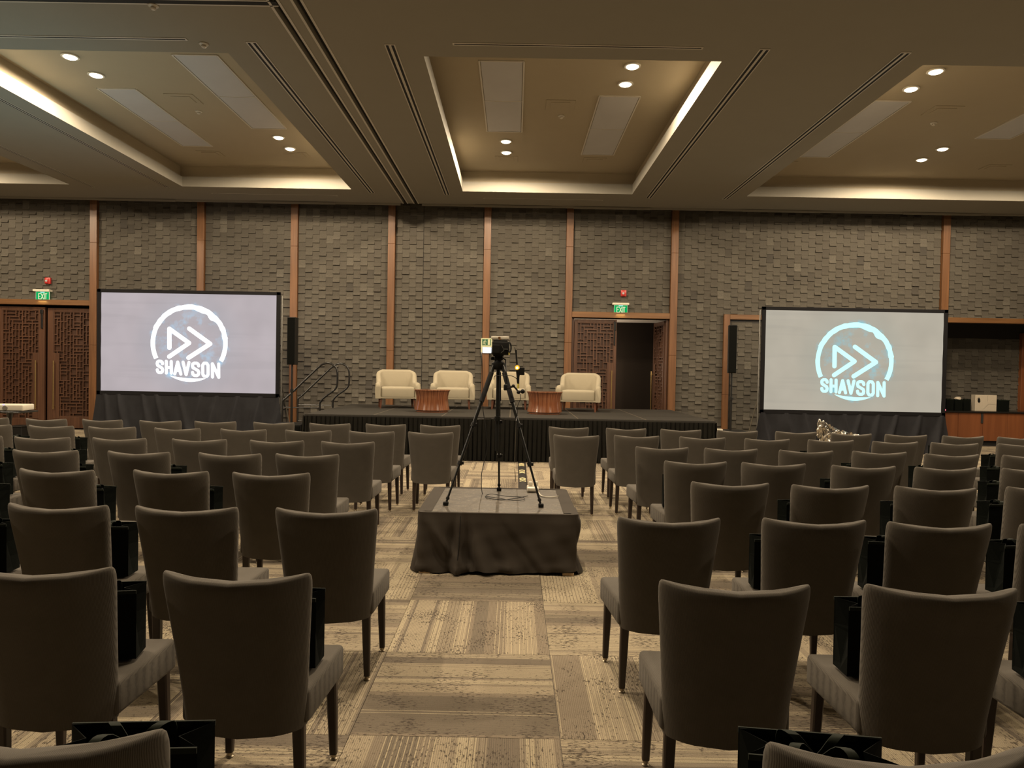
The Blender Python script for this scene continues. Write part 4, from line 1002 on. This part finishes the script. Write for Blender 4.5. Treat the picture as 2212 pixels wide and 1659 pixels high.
# cables
def cable(name, pts, r, m, label, cat='cable'):
    bm = B(); p0 = Vector(pts[0]); tube(bm, [q-p0 for q in smoothpts(pts, 6)], r, 6); o = put(name, bm, M[m], None, p0, smooth=True); return tag(o, label, cat)
z1 = ZD+.006
cable('power_cable', [CB+Vector((-.16, -.03, .02)), T_(1041, 770), T_(1043, 830), T_(1043, 880), T_(1050, 930), T_(1052, 970), T_(1044, 1005), T_(1040, 1030), onz(1042, 1066, z1), onz(1055, 1076, z1), onz(1085, 1079, z1), onz(1110, 1077, z1), onz(1140, 1071, z1)], .0035, 'cord', 'thin black cable hanging from light panel to the platform')
cable('coiled_cable', [onz(1050, 1070, z1+.012), onz(1062, 1067, z1+.012), onz(1095, 1072, z1+.012), onz(1129, 1074, z1+.003), onz(1131, 1079, z1+.003), onz(1110, 1081, z1+.003), onz(1070, 1075, z1+.004), onz(1048, 1072, z1+.012)], .0032, 'cord', 'loose loop of thin cable lying on the platform deck')
cable('antenna_cable', [T_(1119, 838), T_(1117, 820), T_(1105, 812), T_(1090, 811.5), T_(1070, 812), T_(1067, 820)], .0028, 'cord', 'thin cable arching from transmitter to the tripod column')
cable('mixer_cable', [T_(1123, 850), T_(1124, 862), T_(1118, 878), T_(1117, 900), T_(1114, 930), onz(1112, 1002, .02), onz(1112, 1014, .005), onz(1113, 1026, .005), onz(1114, 1040, .005)], .0028, 'cord', 'thin cable dropping from the arm to the carpet behind platform')
cable('white_cable', [onz(1163, 1063, z1), onz(1170, 1071, z1), onz(1190, 1074, z1), onz(1206, 1072, z1+.006)], .006, 'white', 'pale cable curling on the platform beside the power strip')
# cable ramp with arrow tape
g0, g1 = onz(1131.5, 1000, 0), onz(1141.5, 1074, 0)
t = thing('cable_cover', 'black taped cable cover with yellow arrows on the aisle carpet', 'cable cover', ((g0.x+g1.x)/2, 9.6, 0))
dx, dy = g1.x-g0.x, 0
path = [(.16, 12.35), (.155, 10.9), (.15, 9.4), (.155, 8.2), (.16, 7.0)]
bm = B(); W2 = .065
rg = []
for x, y in path: rg.append([(x+k-t.location.x, y-9.6, z) for k, z in ((-W2, .001), (-W2*.6, .012), (W2*.6, .012), (W2, .001))])
ringloft(bm, rg); put('tape_strip', bm, M['tape'], t)
for y in (11.75, 10.95, 10.12):
    for kk in (0, 1, 2):
        bm = B(); yy = y-9.6+kk*.13; xx = .153-t.location.x
        P4 = [(-.045, 0), (0, .07), (.045, 0), (.045, .055), (0, .125), (-.045, .055)]
        lo = [bm.verts.new((xx+p, yy+q, .0125)) for p, q in P4]; hi = [bm.verts.new((xx+p, yy+q, .0145)) for p, q in P4]
        for a0, a1, a2, a3 in ((0, 1, 4, 5), (1, 2, 3, 4)):
            bm.faces.new((hi[a0], hi[a1], hi[a2], hi[a3])); bm.faces.new((lo[a3], lo[a2], lo[a1], lo[a0]))
        for i in range(6): bm.faces.new((lo[i], lo[(i+1) % 6], hi[(i+1) % 6], hi[i]))
        put('arrow', bm, M['arrow'], t)
# power strip at the platform's rear edge
p = onz(1150, 1063, ZD); t = thing('power_strip', 'white power strip with plugs at rear edge of the platform', 'power strip', (p.x, p.y+.06, ZD+.004))
bm = B(); box(bm, -.05, .06, -.07, .10, 0, .035, .008, 2); put('socket_block', bm, M['white'], t, smooth=True)
for x, y in ((-.015, .05), (.035, .06)):
    bm = B(); box(bm, x-.018, x+.018, y-.02, y+.02, .035, .075, .006, 2); put('plug', bm, M['white'], t, smooth=True)

# ================================================================== BANQUET CHAIRS
def chair_proto(name='banquet_chair'):
    parts = []
    bm = B(); rings = []; N_ = 44
    lv = [(0, .90), (.012, .97), (.05, 1)] + [(.1+.78*k/8, 1) for k in range(9)] + [(.92, .985), (.955, .93), (.982, .8), (.996, .58), (1, .35)]
    for t_, sc in lv:
        z = .335+.55*t_; hw = .212+.042*t_**1.3; y0 = -.175-.105*t_**1.15; th = (.040-.002*t_)*(1 if t_ < .93 else sc)
        hw2 = hw-(1-sc)*.024; b = .05+.012*t_
        ring = []
        for k in range(N_):
            an = 2*PI*k/N_; ca, sa = math.cos(an), math.sin(an)
            x = hw2*math.copysign(abs(ca)**.32, ca); y = th*math.copysign(abs(sa)**.75, sa)
            u = x/hw; yy = y0+y-b*(1-u*u); zz = z + (.022*t_**6)*(abs(u)**2.2) + (.0 if t_ else 0) - .012*(1-t_)**8*(1-u*u)
            ring.append((x, yy, zz))
        rings.append(ring)
    ringloft(bm, rings); parts.append(put('backrest', bm, M['fabric'], None, smooth=70))
    bm = B(); box(bm, -.235, .235, -.2, .24, .345, .468, .018, 3)
    for v in bm.verts:
        x, y, z = v.co; k = (y+.2)/.44; v.co.x *= 1+.06*k-.05*(1-k); v.co.y -= .02*(x/.235)**2*(1 if y > .1 else 0)
        if z > .44: v.co.z += .014*math.cos(x*6)*math.cos((y-.02)*6)
    parts.append(put('seat', bm, M['fabric'], None, smooth=True))
    for sx in (-1, 1):
        for yt, yb, zt in ((-.185, -.165, .36), (.19, .21, .36)):
            bm = B(); xt, xb = sx*.185 if yt < 0 else sx*.205, sx*.19 if yt < 0 else sx*.212
            ringloft(bm, [[(x+a_*r, y+b__*r, z) for a_, b__ in ((-1, -.7), (-.7, -1), (.7, -1), (1, -.7), (1, .7), (.7, 1), (-.7, 1), (-1, .7))] for x, y, z, r in ((xt, yt, zt, .021), ((xt+xb)/2, (yt+yb)/2, .19, .0185), (xb, yb, .022, .0145))])
            L_ = put('leg', bm, M['leg'], None, smooth=30); parts.append(L_)
            bm = B(); lathe(bm, [(0, 0), (.015, 0), (.0165, .004), (.012, .009), (.012, .017), (.014, .022), (0, .022)], 12, (xb, yb, 0)); put('glide', bm, M['glide'], L_, smooth=True)
    return parts
CP = chair_proto(); first = [True]
ORD = ['first', 'second', 'third', 'fourth', 'fifth', 'sixth', 'seventh', 'eighth', 'ninth', 'tenth']
def place_chair(x, y, rz, label, group):
    t = thing('banquet_chair', label, 'chair', (x, y, 0), R_(rz), group)
    for p_ in CP:
        if first[0]: p_.parent = t; continue
        c_ = p_.copy(); LINK(c_); c_.parent = t
        for g_ in p_.children: e_ = g_.copy(); LINK(e_); e_.parent = c_
    first[0] = False; return t
bagproto = []
def place_bag(x, y, rz, label):
    t = thing('tote_bag', label, 'bag', (x, y, .482), R_(rz), 'black tote bags left on the chair seats')
    if not bagproto: tote_parts(t, .33, .115, .26, 0); bagproto.extend(t.children)
    else:
        for p_ in bagproto: c_ = p_.copy(); LINK(c_); c_.parent = t
COLL = [-.9, -1.58, -2.23, -2.94, -3.65, -4.34, -5.0, -5.7, -6.42]
COLR = [.70, 1.40, 2.06, 2.74, 3.45, 4.08, 4.74, 5.44, 6.06]
# rows counted from the stage: (y of the back's top corner, measured x offsets, turn)
ROWS = [
 (8.76, [(0, -.9, .05, 1), (1, -1.57, .04, 0), (2, -2.25, 0, 3), (3, -2.94, 0, 1), (4, -3.65, -.02, 4), (5, -4.31, -.05, 3), (6, -5.02, -.05, -2), (7, -5.68, -.09, -1), (8, -6.42, -.06, 3)],
        [(0, .69, .1, -4), (1, 1.4, .08, 0), (2, 2.07, .05, -3), (3, 2.76, .03, -1), (4, 3.48, .03, -1), (5, 4.1, -.1, 2), (6, 4.75, -.12, -2), (7, 5.42, -.15, 1), (8, 6.06, -.18, 2)]),
 (7.75, [(0, -.9, .06, -1), (1, -1.54, .03, 0), (2, -2.23, .02, 3), (3, -2.93, 0, 1), (4, -3.64, -.02, 0), (5, -4.36, 0, 4), (6, -5.03, .01, -2), (7, -5.71, 0, 1)],
        [(0, .69, .02, -3), (1, 1.36, .1, -1), (2, 2.07, .05, -3), (3, 2.76, 0, 3), (4, 3.45, 0, 1), (5, 4.12, -.05, 2), (6, 4.74, -.08, -2), (7, 5.46, -.06, 2)]),
 (6.62, [(1, -1.54, .04, 2), (2, -2.2, .03, 3), (3, -2.92, .02, 4), (4, -3.65, -.01, 0), (5, -4.34, -.05, 3), (6, -4.97, -.05, 3)],
        [(1, 1.4, .07, 0), (2, 2.04, .05, 0), (3, 2.72, 0, -1), (4, 3.41, .02, -1), (5, 4.02, -.08, 1), (6, 4.73, -.08, 1)]),
 (5.6, [(1, -1.63, .06, 3), (2, -2.23, .02, -1), (3, -2.95, .02, -2), (4, -3.68, .01, 3), (5, -4.39, 0, -1)],
       [(1, 1.45, .05, 1), (2, 2.06, .03, -3), (3, 2.74, -.03, 0), (4, 3.38, -.03, 4), (5, 4.07, -.02, 2)]),
 (4.62, [(1, -1.57, .02, 3), (2, -2.23, .03, -2), (3, -2.95, -.01, -3), (4, -3.69, 0, -2)],
        [(1, 1.4, -.04, -1), (2, 2.03, -.07, 2), (3, 2.7, -.07, -4), (4, 3.45, 0, 0)]),
 (3.48, [(0, -.91, .02, 2), (1, -1.59, 0, 1), (2, -2.22, 0, -2), (3, -2.86, .01, -1)],
        [(0, .76, -.05, 2), (1, 1.47, -.02, -1), (2, 2.06, -.05, 0), (3, 2.7, -.05, -1)]),
 (2.39, [(0, -.92, 0, 0), (1, -1.6, .02, 2)], [(0, .75, -.01, -3), (1, 1.44, -.01, -2), (2, 2.12, -.03, -2)]),
 (1.34, [(0, -.9, 0, 1)], [(0, .74, 0, 0)]),
]
BAGS = {(0, 1): [7], (1, 0): [6, 7], (2, 0): [6, 5], (2, 1): [4, 6, 5], (3, 0): [4, 3, 5], (3, 1): [1, 3, 5], (4, 0): [4, 3, 2], (4, 1): [2, 3, 4], (5, 0): [3, 2], (5, 1): [1, 2, 3], (6, 0): [1, 0], (6, 1): [1, 2], (7, 0): [0], (7, 1): [0], (1, 1): [4, 7]}
for r, (yb, LL, RR) in enumerate(ROWS):
    for side, lst in ((0, LL), (1, RR)):
        for k, x, dy, rz in lst:
            sd = ('left', 'right')[side]
            hb = k in BAGS.get((r, side), [])
            lab = 'grey chair, %s row from stage, %s column %s of aisle' % (ORD[r], ORD[k], sd)
            if hb and r > 2: lab += ', tote on seat'
            c_ = math.cos(R_(rz)); s_ = math.sin(R_(rz))
            cx, cy = x - .285*s_, yb+dy+.285*c_
            place_chair(cx, cy, rz, lab, 'grey banquet chairs in rows facing the stage')
            if hb:
                rr = random.Random(r*100+k*10+side); ox_ = rr.uniform(-.012, .012)
                off = .03
                a_ = R_(rz); lx_, ly_ = (-off if side else off)+ox_, .015+rr.uniform(-.02, .02)
                if r == 7 and side == 0: lx_ += .02
                place_bag(cx+lx_*math.cos(a_)-ly_*math.sin(a_), cy+lx_*math.sin(a_)+ly_*math.cos(a_), rz+rr.uniform(-9, 9), 'open black tote bag on the %s row, %s column chair %s of aisle' % (ORD[r], ORD[k], sd))
